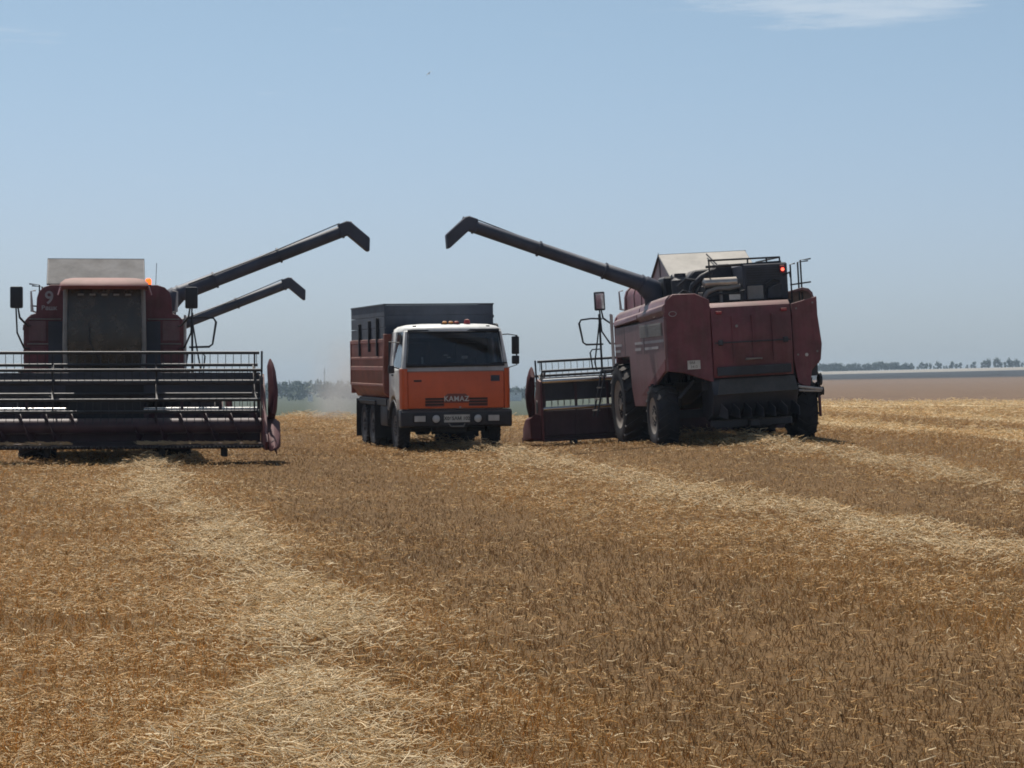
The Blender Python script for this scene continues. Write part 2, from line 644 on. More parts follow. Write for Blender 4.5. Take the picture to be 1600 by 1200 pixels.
# ------------------------------------------------------------------ straw and stubble
def straw_mat():
    m, nt, b = newmat('straw')
    vc = N(nt, 'ShaderNodeVertexColor', layer_name='tint')
    nt.links.new(vc.outputs['Color'], b.inputs['Base Color'])
    b.inputs['Roughness'].default_value = 0.55
    b.inputs['Specular IOR Level'].default_value = 0.2
    tl = N(nt, 'ShaderNodeBsdfTranslucent')
    nt.links.new(vc.outputs['Color'], tl.inputs['Color'])
    mx = N(nt, 'ShaderNodeMixShader')
    mx.inputs[0].default_value = 0.40
    nt.links.new(b.outputs[0], mx.inputs[1])
    nt.links.new(tl.outputs[0], mx.inputs[2])
    nt.links.new(mx.outputs[0], nt.nodes['Material Output'].inputs['Surface'])
    return m


M['straw'] = straw_mat()


def vnoise(x, y, s, seed=0):
    """smooth value noise on the plane"""
    g = np.random.default_rng(100 + seed).random((128, 128))
    u, v = x / s, y / s
    i, j = np.floor(u).astype(int), np.floor(v).astype(int)
    fu, fv = u - i, v - j
    fu, fv = fu * fu * (3 - 2 * fu), fv * fv * (3 - 2 * fv)
    q = lambda a, b: g[a % 128, b % 128]
    return (q(i, j) * (1 - fu) * (1 - fv) + q(i + 1, j) * fu * (1 - fv) + q(i, j + 1) * (1 - fu) * fv + q(i + 1, j + 1) * fu * fv)


def stalks(name, base, mid, tip, w, col, label, cat):
    """three-sided bent stalks from base over mid to tip, one joined mesh"""
    n = len(base)
    d = tip - base
    d /= np.linalg.norm(d, axis=1)[:, None] + 1e-9
    ref = RNG.normal(size=(n, 3))
    s = np.cross(d, ref)
    s /= np.linalg.norm(s, axis=1)[:, None] + 1e-9
    t = np.cross(d, s)
    vs = np.empty((n, 9, 3))
    for k, P in enumerate((base, mid, tip)):
        ww = (w * (1.0, 1.0, 0.7)[k])[:, None]
        for j in range(3):
            a = 2 * PI * j / 3
            vs[:, k * 3 + j] = P + (s * math.cos(a) + t * math.sin(a)) * ww * 0.5
    idx = np.arange(n)[:, None] * 9
    quads = []
    for k in range(2):
        for j in range(3):
            j2 = (j + 1) % 3
            quads.append([k * 3 + j, k * 3 + j2, k * 3 + 3 + j2, k * 3 + 3 + j])
    q = (idx[:, :, None] + np.array(quads)[None]).reshape(-1, 4)
    me = bpy.data.meshes.new(name)
    me.vertices.add(n * 9)
    me.vertices.foreach_set('co', vs.astype(np.float32).ravel())
    nq = len(q)
    me.loops.add(nq * 4)
    me.loops.foreach_set('vertex_index', q.astype(np.int32).ravel())
    me.polygons.add(nq)
    me.polygons.foreach_set('loop_start', np.arange(0, nq * 4, 4, dtype=np.int32))
    me.update(calc_edges=True)
    at = me.color_attributes.new('tint', 'FLOAT_COLOR', 'POINT')
    cc = np.repeat(np.concatenate([col, np.ones((n, 1))], 1), 9, axis=0).astype(np.float32)
    at.data.foreach_set('color', cc.ravel())
    me.shade_smooth()
    me.materials.append(M['straw'])
    o = link(name, me)
    tag(o, label, cat, kind='stuff')
    return o


def sample_field(n, y0, y1, p, pad=2.0, hw=0.215):
    """points on the field, density falling as y**-p"""
    y = np.empty(0)
    while len(y) < n:
        u = RNG.random(n)
        q = 1 - p
        yy = (y0 ** q + u * (y1 ** q - y0 ** q)) ** (1 / q) if abs(q) > 1e-6 else y0 * (y1 / y0) ** u
        keep = RNG.random(n) < (hw * yy + pad) / (hw * y1 + pad)
        y = np.concatenate([y, yy[keep]])
    y = y[:n]
    x = (RNG.random(n) * 2 - 1) * (hw * y + pad)
    return x, y


def clear_of_machines(x, y):
    return np.ones(len(x), bool)


def make_straw():
    # standing stubble
    n = 220000
    x, y = sample_field(n, 9.0, 100, 1.55)
    urow = x + SW_SLOPE * y
    urow = np.round(urow / 0.15) * 0.15 + RNG.normal(0, 0.03, n)
    x = np.where(RNG.random(n) < 0.75, urow - SW_SLOPE * y, x)
    h = RNG.uniform(0.03, 0.085, n) * (0.85 + 0.3 * vnoise(x, y, 2.5, 1))
    lean = RNG.normal(0, 0.30, (n, 2))
    z = gz(x, y)
    base = np.stack([x, y, z - 0.01], 1)
    tip = base + np.stack([lean[:, 0] * h, lean[:, 1] * h, h], 1)
    mid = (base + tip) / 2 + np.stack([RNG.normal(0, 0.010, n), RNG.normal(0, 0.010, n), np.zeros(n)], 1)
    w = 0.0040 * (y / 11) ** 0.26 * RNG.uniform(0.6, 1.5, n)
    ds, k = swath_dist(x, y)
    g = vnoise(x, y, 3.0, 2) * 0.6 + vnoise(x, y, 0.7, 3) * 0.4
    gold = np.array([0.84, 0.500, 0.165])
    dull = np.array([0.440, 0.270, 0.125])
    # the strip between the first two swaths and the next one over is shorter, greyer stubble
    u = x + SW_SLOPE * y - SW_C0
    mid_strip = sstep(0.8, 1.9, u) * (1 - sstep(3.4, 4.9, u)) + sstep(8.0, 8.8, u) * (1 - sstep(11.0, 11.9, u)) 
    f = np.clip(0.25 + 0.55 * g - 0.6 * mid_strip + 0.2 * (u < 0), 0, 1)[:, None]
    col = dull * (1 - f) + gold * f
    col = col * RNG.uniform(0.55, 1.2, (n, 1))
    fleck = (RNG.random(n) < 0.10)[:, None]
    col = np.where(fleck, np.array([0.78, 0.56, 0.29]) * RNG.uniform(0.7, 1.1, (n, 1)), col)
    tip = np.where((mid_strip > 0.5)[:, None], base + (tip - base) * 0.85, tip)
    mid = np.where((mid_strip > 0.5)[:, None], base + (mid - base) * 0.85, mid)
    stalks('standing_stubble', base, mid, tip, w, col, 'short golden brown cut stubble standing across the field', 'stubble')
    # loose straw lying over everything, thick in the swaths
    n0 = 560000
    x, y = sample_field(n0, 9.0, 150, 1.45)
    ds, k = swath_dist(x, y)
    hwid = 0.50 + 0.10 * np.sin(y * 0.8) + 0.55 * (vnoise(x, y, 0.55, 8) - 0.5) + 0.3 * (vnoise(x, y, 1.7, 9) - 0.5)
    hwid = np.maximum(hwid, 0.15)
    sww = np.exp(-np.abs(ds / hwid) ** 2.4)
    pn = vnoise(x, y, 1.6, 4) * 0.5 + vnoise(x, y, 0.45, 5) * 0.5
    u = x + SW_SLOPE * y - SW_C0
    mid_strip = sstep(0.8, 1.9, u) * (1 - sstep(3.4, 4.9, u)) + sstep(8.0, 8.8, u) * (1 - sstep(11.0, 11.9, u)) 
    near_side = sstep(-3.2, -1.6, ds) * (1 - sstep(-0.2, 0.2, ds))
    clump = np.clip((pn - 0.28) * 2.4, 0, 1)
    prob = sww * (0.10 + 0.72 * clump) + 0.26 * np.exp(-(ds / 1.5) ** 2) * (0.2 + clump) + 0.26 * (0.15 + pn) * (1 - 0.62 * mid_strip) + 0.75 * near_side * clump * (1 - 0.8 * mid_strip)
    prob = np.where(y > 95, np.where(np.abs(ds) < 0.7, prob * 0.7, 0), prob)
    keep = RNG.random(n0) < prob
    x, y, ds, sww = x[keep], y[keep], ds[keep], sww[keep]
    n = len(x)
    L = RNG.uniform(0.025, 0.095, n) * (0.85 + 0.75 * sww) * (y / 11) ** 0.25
    yaw = RNG.uniform(0, 2 * PI, n)
    pit = np.abs(RNG.normal(0, 0.28, n))
    lift = sww * RNG.random(n) * (0.19 + 0.07 * np.sin(y * 1.7)) + RNG.random(n) * 0.035 * (1 - sww)
    z = gz(x, y) + lift + 0.012
    dv = np.stack([np.cos(yaw) * np.cos(pit), np.sin(yaw) * np.cos(pit), np.sin(pit)], 1)
    base = np.stack([x, y, z], 1)
    tip = base + dv * L[:, None]
    mid = (base + tip) / 2 + RNG.normal(0, 0.12, (n, 3)) * L[:, None] * np.array([1, 1, 0.6])
    w = 0.0046 * (y / 11) ** 0.45 * RNG.uniform(0.6, 1.6, n)
    pale = np.array([0.97, 0.81, 0.55])
    tan = np.array([0.70, 0.435, 0.170])
    ppale = 0.10 + 0.66 * sww + 0.14 * np.exp(-(ds / 2.0) ** 2)
    f = np.where(RNG.random(n) < ppale, RNG.uniform(0.75, 1.0, n), RNG.uniform(0.0, 0.4, n))[:, None]
    col = (tan * (1 - f) + pale * f) * RNG.uniform(0.62, 1.02, (n, 1))
    stalks('loose_straw', base, mid, tip, w, col, 'pale loose straw lying in long swaths on the stubble', 'straw')
    print('straw pieces', n)


make_straw()


# ------------------------------------------------------------------ wheels
def tyre_mesh(name, r, w, rim_r, lugs, lug_h):
    mb = MB()
    h = w / 2
    prof = [(rim_r, -h * 0.80), (rim_r + 0.04, -h * 0.95), ((r + rim_r) / 2, -h), (r * 0.93, -h * 0.96), (r - lug_h * 0.6, -h * 0.80),
            (r - lug_h * 0.4, 0), (r - lug_h * 0.6, h * 0.80), (r * 0.93, h * 0.96), ((r + rim_r) / 2, h), (rim_r + 0.04, h * 0.95),
            (rim_r, h * 0.80)]
    mb.lathe(prof, 'x', 40)
    for k in range(lugs):
        for s in (-1, 1):
            a = 2 * PI * (k + (0.25 if s > 0 else -0.25)) / lugs
            X = rotm('X', a) @ trm(s * h * 0.47, 0, r - lug_h * 0.75) @ rotm('Z', s * 0.62)
            mb.box(-h * 0.60, h * 0.60, -r * 0.032, r * 0.032, -lug_h * 0.7, lug_h * 0.75, X)
    return mb.mesh(name, 'rubber')


def rim_mesh(name, rim_r, w, mat='rim'):
    mb = MB()
    h = w / 2
    prof = [(0.02, h * 0.86), (rim_r * 0.24, h * 0.86), (rim_r * 0.28, h * 0.78), (rim_r * 0.62, h * 0.80), (rim_r * 0.86, h * 0.82),
            (rim_r * 0.92, h * 0.84), (rim_r * 1.06, h * 0.92), (rim_r * 1.06, h * 0.70), (rim_r * 0.97, h * 0.5),
            (rim_r * 0.97, -h * 0.7), (rim_r * 1.06, -h * 0.82), (rim_r * 0.9, -h * 0.8), (rim_r * 0.85, -h * 0.1), (0.02, -h * 0.05)]
    mb.lathe(prof, 'x', 32)
    for k in range(8):
        a = 2 * PI * k / 8
        mb.lathe([(0.02, 0), (0.02, 0.035)], 'x', 6, rotm('X', a) @ trm(h * 0.74, 0, rim_r * 0.42))
    return mb.mesh(name, mat)


def put_wheel(name, root, tyre, rim, x, y, z):
    o = link(name, tyre, root, (x, y, z), (random.random() * 0.6, 0, 0 if x > 0 else PI))
    link('rim', rim, o)
    return o


# ------------------------------------------------------------------ combine harvester (+Y forward, +X its right, origin under the front axle)
def build_combine():
    R = empty('combine_harvester')
    T1, K1 = tyre_mesh('drive_tyre', 0.90, 0.76, 0.50, 20, 0.055), rim_mesh('drive_rim', 0.50, 0.76)
    T2, K2 = tyre_mesh('steer_tyre', 0.66, 0.46, 0.36, 18, 0.04), rim_mesh('steer_rim', 0.36, 0.46)
    for s in (1, -1):
        put_wheel('front_wheel', R, T1, K1, 1.35 * s, 0, 0.885)
    for s in (1, -1):
        put_wheel('rear_wheel', R, T2, K2, 1.47 * s, -3.6, 0.645)

    mb = MB()
    mb.box(-0.95, 0.95, -0.16, 0.16, 0.74, 1.06)
    mb.lathe([(0.30, -1.05), (0.30, -0.85)], 'x', 18, trm(0, 0, 0.9)).lathe([(0.30, 0.85), (0.30, 1.05)], 'x', 18, trm(0, 0, 0.9))
    for s in (-1, 1):
        mb.box(0.78 * s - 0.06, 0.78 * s + 0.06, -4.6, 0.9, 1.12, 1.30)
    mb.build('chassis', 'dark', R, 0.012)
    MB().box(-1.22, 1.22, -3.70, -3.50, 0.56, 0.74).box(-0.16, 0.16, -3.78, -3.42, 0.5, 1.15).tube([(-1.1, -3.32, 0.62), (1.1, -3.32, 0.62)], 0.03).build('rear_axle', 'dark', R, 0.012)
    # threshing housing
    mb = MB()
    mb.prism([(0.75, 1.1), (0.75, 1.9), (-4.3, 1.9), (-4.3, 1.1), (-3.0, 0.86), (-1.0, 0.72), (0.1, 0.78)], 'x', -0.74, 0.74)
    mb.build('threshing_housing', 'navy', R, 0.02)
    for s in (-1, 1):
        for (y, z, r, w) in ((-0.9, 1.28, 0.26, 0.07), (-1.75, 1.1, 0.19, 0.08), (-2.55, 1.32, 0.22, 0.07), (-3.3, 1.5, 0.15, 0.07)):
            MB().lathe([(r * 0.3, 0), (r * 0.34, 0.02), (r * 0.9, 0.01), (r, 0), (r * 0.93, w * 0.5), (r, w), (r * 0.4, w)], 'x', 22, trm(0.82 * s, y, z)).build('drive_pulley', 'dark', R)

    # inner body core the panels hang on
    MB().box(-1.50, 1.50, -4.45, 0.42, 1.86, 2.72).build('body_core', 'dark', R, 0.02)
    # side panels, one sheet each side, with curved shoulders
    side = [(0.55, 1.92), (0.55, 2.58), (-2.15, 2.60), (-4.82, 2.66), (-4.82, 1.56), (-4.45, 1.50), (-3.95, 1.36), (-2.95, 1.05), (-2.45, 0.84), (-1.35, 0.84), (-1.12, 1.25), (-1.02, 1.92)]
    for s in (-1, 1):
        mb = MB()
        mb.prism(side, 'x', s * 1.555, s * 1.61)
        p = mb.build('side_panel', 'maroon_side', R, 0.012)
        # lower fold of the panel
        MB().slab([(s * 1.613, -4.80, 1.80), (s * 1.613, -4.80, 1.58), (s * 1.625, -2.90, 1.07), (s * 1.625, -2.30, 1.07)], 0.012).build('panel_fold', 'maroon', p)
        for (y0, y1) in ((0.50, -0.28), (-1.75, -2.65), (-2.78, -4.72)):
            for zz in (2.16, 2.03):
                ln = 1.0 if zz > 2.1 else 0.72
                MB().box(s * 1.611, s * 1.617, y0 + (y1 - y0) * ln, y0, zz, zz + 0.055).build('stripe', 'decal', p)
        mb = MB().box(s * 1.611, s * 1.625, -4.62, -2.35, 2.29, 2.56)
        for k in range(7):
            mb.box(s * 1.625, s * 1.634, -4.58, -2.39, 2.30 + k * 0.036, 2.318 + k * 0.036)
        mb.build('vent_grille', 'grey', p)
        for ys in (-2.72, -0.6):
            MB().box(s * 1.605, s * 1.613, ys - 0.012, ys + 0.012, 1.95, 2.56).build('panel_seam', 'dark', p)
        # shoulder: two lengths with a gap, stepped cross-section
        cs = [(1.55, 2.60), (1.63, 2.62), (1.62, 2.72), (1.565, 2.76), (1.55, 2.84), (1.47, 2.93), (1.33, 2.96), (1.33, 2.90), (1.44, 2.87), (1.50, 2.80)]
        for (y0, y1, d0, d1) in ((0.52, -2.12, 0.0, 0.08), (-2.20, -4.80, 0.09, 0.17)):
            MB().loft([[(s * a, y0, z + (d0 if z > 2.61 else 0)) for a, z in cs], [(s * a, y1, z + (d1 if z > 2.61 else 0.06)) for a, z in cs]]).build('shoulder_panel', 'maroon_side', R, 0.008)

    # upper grain tank, rounded shoulders seen from the front
    up = [(-1.33, 2.70), (-1.33, 3.26), (-1.29, 3.38), (-1.20, 3.47), (-1.06, 3.52), (1.06, 3.52), (1.20, 3.47), (1.29, 3.38), (1.33, 3.26), (1.33, 2.70)]
    tank = MB().prism(up, 'y', -2.15, 0.34).build('grain_tank', 'maroon', R, 0.01)
    for yy in (-0.5, -1.3):
        MB().prism([(x * 1.012, 2.7 if z < 2.8 else z + 0.02) for x, z in up], 'y', yy - 0.03, yy + 0.03).build('tank_rib', 'maroon_side', tank, 0.006)
    # front wall around the cab
    fr = [(-1.61, 1.30), (-1.61, 2.70), (-1.585, 2.80), (-1.52, 2.88), (-1.44, 2.93), (-1.36, 2.95), (-1.345, 3.26), (-1.305, 3.39), (-1.21, 3.485), (-1.06, 3.535)]
    fr = fr + mirror_x(fr)
    fw = MB().prism(fr, 'y', 0.42, 0.57).build('front_wall', 'maroon', R, 0.012)
    for s in (-1, 1):
        for (z0, x0, x1) in ((2.84, 0.86, 1.50), (2.34, 0.86, 1.54), (1.94, 0.84, 1.58)):
            MB().tube([(s * x0, 0.585, z0), (s * x1, 0.585, z0)], 0.014, 6).build('wall_rail', 'grey', fw)
        MB().box(s * 0.84, s * 1.12, 0.575, 0.60, 1.5, 2.80).build('dark_panel', 'navy', fw, 0.008)
        MB().box(s * 1.16, s * 1.50, 0.575, 0.59, 2.40, 2.80).build('door_panel', 'maroon_side', fw, 0.01)
        MB().box(s * 1.16, s * 1.50, 0.575, 0.59, 1.98, 2.30).build('door_panel', 'maroon', fw, 0.01)
        # white grab handles on the tank shoulder
        MB().tube([(s * 1.36, 0.50, 2.98), (s * 1.44, 0.52, 3.0), (s * 1.46, 0.52, 3.40), (s * 1.37, 0.50, 3.42)], 0.018, 6).build('grab_handle', 'pale', fw)
    # tent-shaped tank cover
    TA, TB, TR, ZB, ZT, HX = 0.22, -1.98, -0.85, 3.54, 4.09, 0.97
    tc = MB().slab([(-HX, TA, ZB), (HX, TA, ZB), (HX, TR, ZT), (-HX, TR, ZT)], 0.03).build('tank_cover', 'front_cover', R, loc=(0.17, 0, 0))
    MB().slab([(HX, TB, ZB), (-HX, TB, ZB), (-HX, TR - 0.005, ZT), (HX, TR - 0.005, ZT)], 0.03).build('rear_cover_sheet', 'tank_cover', tc)
    for s in (-1, 1):
        MB().prism([(TA - 0.06, ZB), (TR, ZT - 0.05), (TB + 0.06, ZB)], 'x', s * (HX - 0.05), s * (HX - 0.02)).build('gable_sheet', 'maroon_side', tc)
        MB().tube([(s * HX, TA, ZB + 0.01), (s * HX, TR, ZT + 0.01), (s * HX, TB, ZB + 0.01)], 0.02, 6).build('edge_bar', 'dark', tc)
        MB().box(s * (HX - 0.045), s * (HX - 0.012), TR - 0.03, TR + 0.03, ZB, ZT - 0.06).build('gable_brace', 'dark', tc)
    MB().tube([(-HX - 0.02, TR, ZT + 0.015), (HX + 0.02, TR, ZT + 0.015)], 0.024, 6).build('ridge_bar', 'dark', tc)
    MB().tube([(0.05, TR - 0.25, ZT - 0.02), (0.18, TB + 0.1, ZB + 0.16)], 0.018, 6).build('cover_handle', 'black', tc)

    # cab
    CX = 0.78
    cabz0, cabz1 = 1.72, 3.42
    cab = MB().box(-CX, CX, 0.585, 1.95, 1.60, 1.86).box(-CX + 0.03, CX - 0.03, 0.585, 0.63, 1.86, cabz1).build('cab', 'navy', R, 0.02)
    for s in (-1, 1):
        MB().tube([(s * (CX - 0.03), 1.92, 1.84), (s * (CX - 0.01), 2.02, 2.3), (s * (CX - 0.03), 1.86, cabz1 + 0.02)], 0.045, 8).build('cab_pillar', 'grey', cab)
        MB().tube([(s * (CX - 0.03), 0.66, 1.84), (s * (CX - 0.03), 0.66, cabz1 + 0.02)], 0.045, 8).build('cab_pillar', 'dark', cab)
        MB().slab([(s * (CX - 0.03), 0.70, 1.86), (s * (CX - 0.03), 1.90, 1.86), (s * (CX - 0.03), 1.84, cabz1), (s * (CX - 0.03), 0.70, cabz1)], 0.012).build('side_window', 'glass', cab)
    # bowed windscreen
    ws = MB()
    nseg = 8
    rows = [(1.86, 1.93), (2.3, 2.03), (2.9, 1.96), (3.40, 1.86)]
    ringsF = []
    for (z, yb) in rows:
        ringsF.append([((CX - 0.06) * (2 * i / nseg - 1), yb + 0.10 * (1 - (2 * i / nseg - 1) ** 2), z) for i in range(nseg + 1)])
    vs = [p for r in ringsF for p in r] + [(x, y - 0.012, z) for r in ringsF for (x, y, z) in r]
    fs = []
    n1 = nseg + 1
    off = n1 * len(rows)
    for i in range(len(rows) - 1):
        for j in range(nseg):
            q = (i * n1 + j, i * n1 + j + 1, (i + 1) * n1 + j + 1, (i + 1) * n1 + j)
            fs.append(q)
            fs.append(tuple(off + k for k in q[::-1]))
    ws.add(vs, fs).build('windscreen', 'glass', cab, sharp=60)
    MB().tube([(0.05, 2.12, 1.92), (0.28, 2.13, 2.35), (0.30, 2.12, 2.75)], 0.012, 5).build('wiper', 'black', cab)
    # roof with forward visor
    rings = []
    for (z, hx, y0, y1) in ((3.40, CX + 0.05, 0.55, 2.20), (3.45, CX + 0.09, 0.50, 2.34), (3.52, CX + 0.07, 0.52, 2.28), (3.60, CX - 0.02, 0.60, 2.02), (3.63, CX - 0.16, 0.75, 1.80)):
        c = 0.16
        rings.append([(-hx + c, y0, z), (hx - c, y0, z), (hx, y0 + c, z), (hx, y1 - c, z), (hx - c, y1, z), (-hx + c, y1, z), (-hx, y1 - c, z), (-hx, y0 + c, z)])
    roof = MB().loft(rings).build('cab_roof', 'maroon_roof', cab, 0.015, 2)
    for s in (-1, 1):
        MB().slab([(s * (CX + 0.05), 2.24, 3.46), (s * (CX + 0.08), 2.05, 3.46), (s * (CX + 0.13), 2.05, 3.28), (s * (CX + 0.11), 2.16, 3.28)], 0.02).build('visor_end', 'maroon_roof', cab)
    for i in range(5):
        x = -0.46 + 0.23 * i
        MB().box(x - 0.06, x + 0.06, 2.0, 2.05, 3.27, 3.31).build('work_lamp', 'grey', cab, 0.01)
    # cab interior
    MB().box(-0.26, 0.26, 0.85, 1.35, 2.1, 2.24).box(-0.25, 0.25, 0.78, 0.92, 2.2, 2.85).build('seat', 'seat', cab, 0.04, 2)
    mb = MB().tube([(0, 1.75, 1.86), (0, 1.55, 2.38)], 0.035)
    mb.tube([(0.2 * math.cos(a), 1.55 + 0.08 * math.sin(a), 2.38 + 0.17 * math.sin(a)) for a in [2 * PI * k / 14 for k in range(14)]], 0.016, 6, closed=True)
    mb.build('steering_wheel', 'black', cab)
    MB().box(0.38, 0.66, 1.0, 1.7, 1.86, 2.36).build('console', 'dark', cab, 0.03)
    # beacon on the roof corner
    bc = MB().lathe([(0.05, 0), (0.05, 0.05)], 'z', 12, trm(-0.86, 1.75, 3.45)).box(-0.90, -0.78, 1.72, 1.78, 3.40, 3.46).build('roof_beacon', 'black', R)
    MB().lathe([(0.055, 0.05), (0.06, 0.08), (0.055, 0.15), (0.03, 0.175)], 'z', 14, trm(-0.86, 1.75, 3.45)).build('beacon_lens', 'beacon_on', bc)
    # mirrors
    for s in (-1, 1):
        mir = MB().box(s * 1.71 - 0.125, s * 1.71 + 0.125, 1.58, 1.68, 3.03, 3.46).build('mirror', 'black', R, 0.035, 2)
        MB().box(s * 1.71 - 0.095, s * 1.71 + 0.095, 1.572, 1.582, 3.07, 3.42).build('mirror_glass', 'mirror', mir)
        MB().tube([(s * 1.68, 1.63, 3.04), (s * 1.65, 1.62, 2.85), (s * 1.52, 1.3, 2.70), (s * 1.48, 0.58, 2.70)], 0.018, 6).build('mirror_arm', 'black', mir)
        MB().tube([(s * 1.72, 1.63, 3.04), (s * 1.70, 1.60, 2.55), (s * 1.58, 1.3, 2.26), (s * 1.5, 0.58, 2.24)], 0.018, 6).build('mirror_arm', 'black', mir)
    # platform, ladder and handrails on its left
    pf = MB().box(-1.72, -0.80, 0.60, 1.75, 1.62, 1.68).build('platform', 'dark', R, 0.01)
    MB().tube([(-1.62, 0.70, 1.66), (-1.62, 0.70, 2.90)], 0.022, 6).build('handrail_post', 'pale', pf)
    MB().tube([(-1.60, 0.95, 1.66), (-1.60, 0.95, 2.92)], 0.026, 6).build('handrail_post', 'pale', pf)
    MB().tube([(-1.72, 1.72, 1.66), (-1.72, 1.72, 2.95)], 0.026, 6).build('handrail_post', 'black', pf)
    MB().tube([(-1.66, 1.72, 2.84), (-1.9, 1.74, 2.86), (-2.14, 1.75, 2.84), (-2.19, 1.75, 2.76), (-2.12, 1.75, 2.32), (-2.05, 1.75, 2.27), (-1.66, 1.72, 2.26)], 0.022, 6).build('handrail', 'black', pf)
    MB().tube([(-1.70, 1.74, 2.15), (-1.92, 1.75, 2.15), (-1.97, 1.75, 2.08), (-1.93, 1.75, 1.70)], 0.016, 6).build('handrail', 'black', pf)
    MB().tube([(-1.72, 1.72, 2.80), (-1.80, 1.72, 2.3), (-1.88, 1.72, 1.85), (-1.84, 1.72, 1.66)], 0.018, 6).build('handrail', 'black', pf)
    mb = MB().tube([(-1.75, 1.15, 1.66), (-2.0, 1.15, 0.62)], 0.022, 6).tube([(-1.75, 1.62, 1.66), (-2.0, 1.62, 0.62)], 0.022, 6)
    lad = mb.build('ladder', 'dark', pf)
    for k in range(4):
        f = (k + 0.5) / 4
        MB().box(-1.80 - 0.25 * f, -1.70 - 0.25 * f, 1.15, 1.62, 1.64 - 1.02 * f, 1.665 - 1.02 * f).build('step', 'grey', pf)
    # feeder house
    MB().prism([(0.70, 1.05), (0.70, 1.85), (2.45, 1.32), (2.45, 0.62)], 'x', -0.66, 0.66).build('feeder_house', 'maroon', R, 0.02)
    for s in (-1, 1):
        MB().tube([(s * 0.72, 0.4, 0.82), (s * 0.72, 2.2, 0.75)], 0.045, 8).build('lift_cylinder', 'dark', R)

    # ---- header
    HW = 3.02
    hd = MB().box(-HW, HW, 2.46, 2.51, 0.34, 0.92)
    for x in np.linspace(-HW + 0.03, HW - 0.03, 9):
        if abs(x) > 0.8:
            hd.box(x - 0.03, x + 0.03, 2.42, 2.46, 0.34, 1.52)
    hd = hd.build('header', 'header_paint', R, 0.006)
    MB().tube([(-HW, 2.40, 0.965), (HW, 2.40, 0.965)], 0.045, 12).build('lower_beam', 'shiny', hd)
    MB().box(-HW, HW, 2.462, 2.512, 1.16, 1.69).build('upper_back_sheet', 'navy', hd, 0.006)
    MB().tube([(-HW, 2.395, 1.60), (HW, 2.395, 1.60)], 0.06, 12).build('top_beam', 'shiny', hd)
    MB().box(-0.75, 0.75, 2.452, 2.53, 0.60, 1.45).build('feeder_mouth', 'black', hd)
    # floor pan with trough
    MB().slab([(-HW, 2.50, 0.34), (HW, 2.50, 0.34), (HW, 3.52, 0.27), (-HW, 3.52, 0.27)], 0.03).box(-HW, HW, 2.55, 2.68, 0.20, 0.30).build('floor_pan', 'header_paint', hd)
    MB().box(-HW, HW, 3.50, 3.58, 0.245, 0.285).build('knife_bar', 'worn', hd)
    gd = MB()
    for k in range(79):
        x = -HW + 0.04 + k * (2 * HW - 0.08) / 78
        gd.add([(x - 0.018, 3.58, 0.245), (x + 0.018, 3.58, 0.245), (x + 0.018, 3.58, 0.285), (x - 0.018, 3.58, 0.285), (x, 3.72, 0.262)],
               [(0, 1, 2, 3), (0, 4, 1), (1, 4, 2), (2, 4, 3), (3, 4, 0)])
    tag(gd.build('knife_guards', 'worn', hd), kind='stuff')
    # straw hanging on the knife
    # cross auger with two spiral flights
    au = MB().tube([(-HW + 0.02, 3.02, 0.66), (HW - 0.02, 3.02, 0.66)], 0.15, 16)
    for s in (-1, 1):
        turns, nst = 5.0, 90
        vs, fs = [], []
        for i in range(nst + 1):
            t = i / nst
            x = s * (0.55 + t * (HW - 0.6))
            a = s * 2 * PI * turns * t
            for r, dx in ((0.14, -0.006), (0.29, -0.006), (0.29, 0.006), (0.14, 0.006)):
                vs.append((x + dx, 3.02 + r * math.cos(a), 0.66 + r * math.sin(a)))
        for i in range(nst):
            for j in range(4):
                fs.append((i * 4 + j, i * 4 + (j + 1) % 4, (i + 1) * 4 + (j + 1) % 4, (i + 1) * 4 + j))
        au.add(vs, fs)
    au.build('cross_auger', 'header_paint', hd)
    # side plates, shields and dividers
    for s in (-1, 1):
        sp = MB().prism([(2.38, 0.22), (2.38, 1.60), (2.75, 1.66), (3.2, 1.25), (3.75, 0.62), (4.05, 0.36), (3.9, 0.20)], 'x', s * 3.03, s * 3.08).build('side_plate', 'maroon', hd, 0.008)
        # tall leaning drive shield
        rings = []
        for (t, ry, rx) in ((0, 0.10, 0.035), (0.05, 0.18, 0.065), (0.2, 0.26, 0.085), (0.55, 0.34, 0.095), (0.85, 0.30, 0.09), (1, 0.2, 0.07)):
            cy, cz, cx = 2.62 + 0.75 * (1 - t) * 0 + 0.45 * t, 0.80 + 1.06 * (1 - t), 3.20 + 0.05 * math.sin(t * PI)
            rings.append([(s * (cx + rx * math.cos(a)), cy + ry * math.sin(a) * 1.0, cz + 0.10 * math.sin(a)) for a in [2 * PI * k / 12 for k in range(12)]])
        MB().loft(rings).build('drive_shield', 'shield', hd)
        dv = []
        for (y, z0, z1, x0, x1) in ((2.40, 0.24, 0.86, 3.09, 3.34), (3.0, 0.22, 0.82, 3.09, 3.37), (3.6, 0.20, 0.62, 3.09, 3.34), (4.2, 0.18, 0.40, 3.10, 3.26), (4.75, 0.22, 0.28, 3.13, 3.19)):
            dv.append([(s * x0, y, z0), (s * x1, y, z0 + 0.05), (s * x1, y, z1 - 0.10), (s * (x0 + x1) / 2, y, z1), (s * x0, y, z1 - 0.04)])
        MB().loft(dv).build('crop_divider', 'shield', hd, 0.01)
        MB().lathe([(0.15, 0), (0.17, 0.03), (0.17, 0.06), (0.05, 0.07)], 'x', 18, trm(s * 3.09, 2.95, 1.02)).build('pulley', 'dark', hd)
        for xx in (1.1, 2.3):
            MB().box(s * xx - 0.06, s * xx + 0.06, 2.5, 2.95, 0.05, 0.24).build('skid_shoe', 'dark', hd, 0.02)
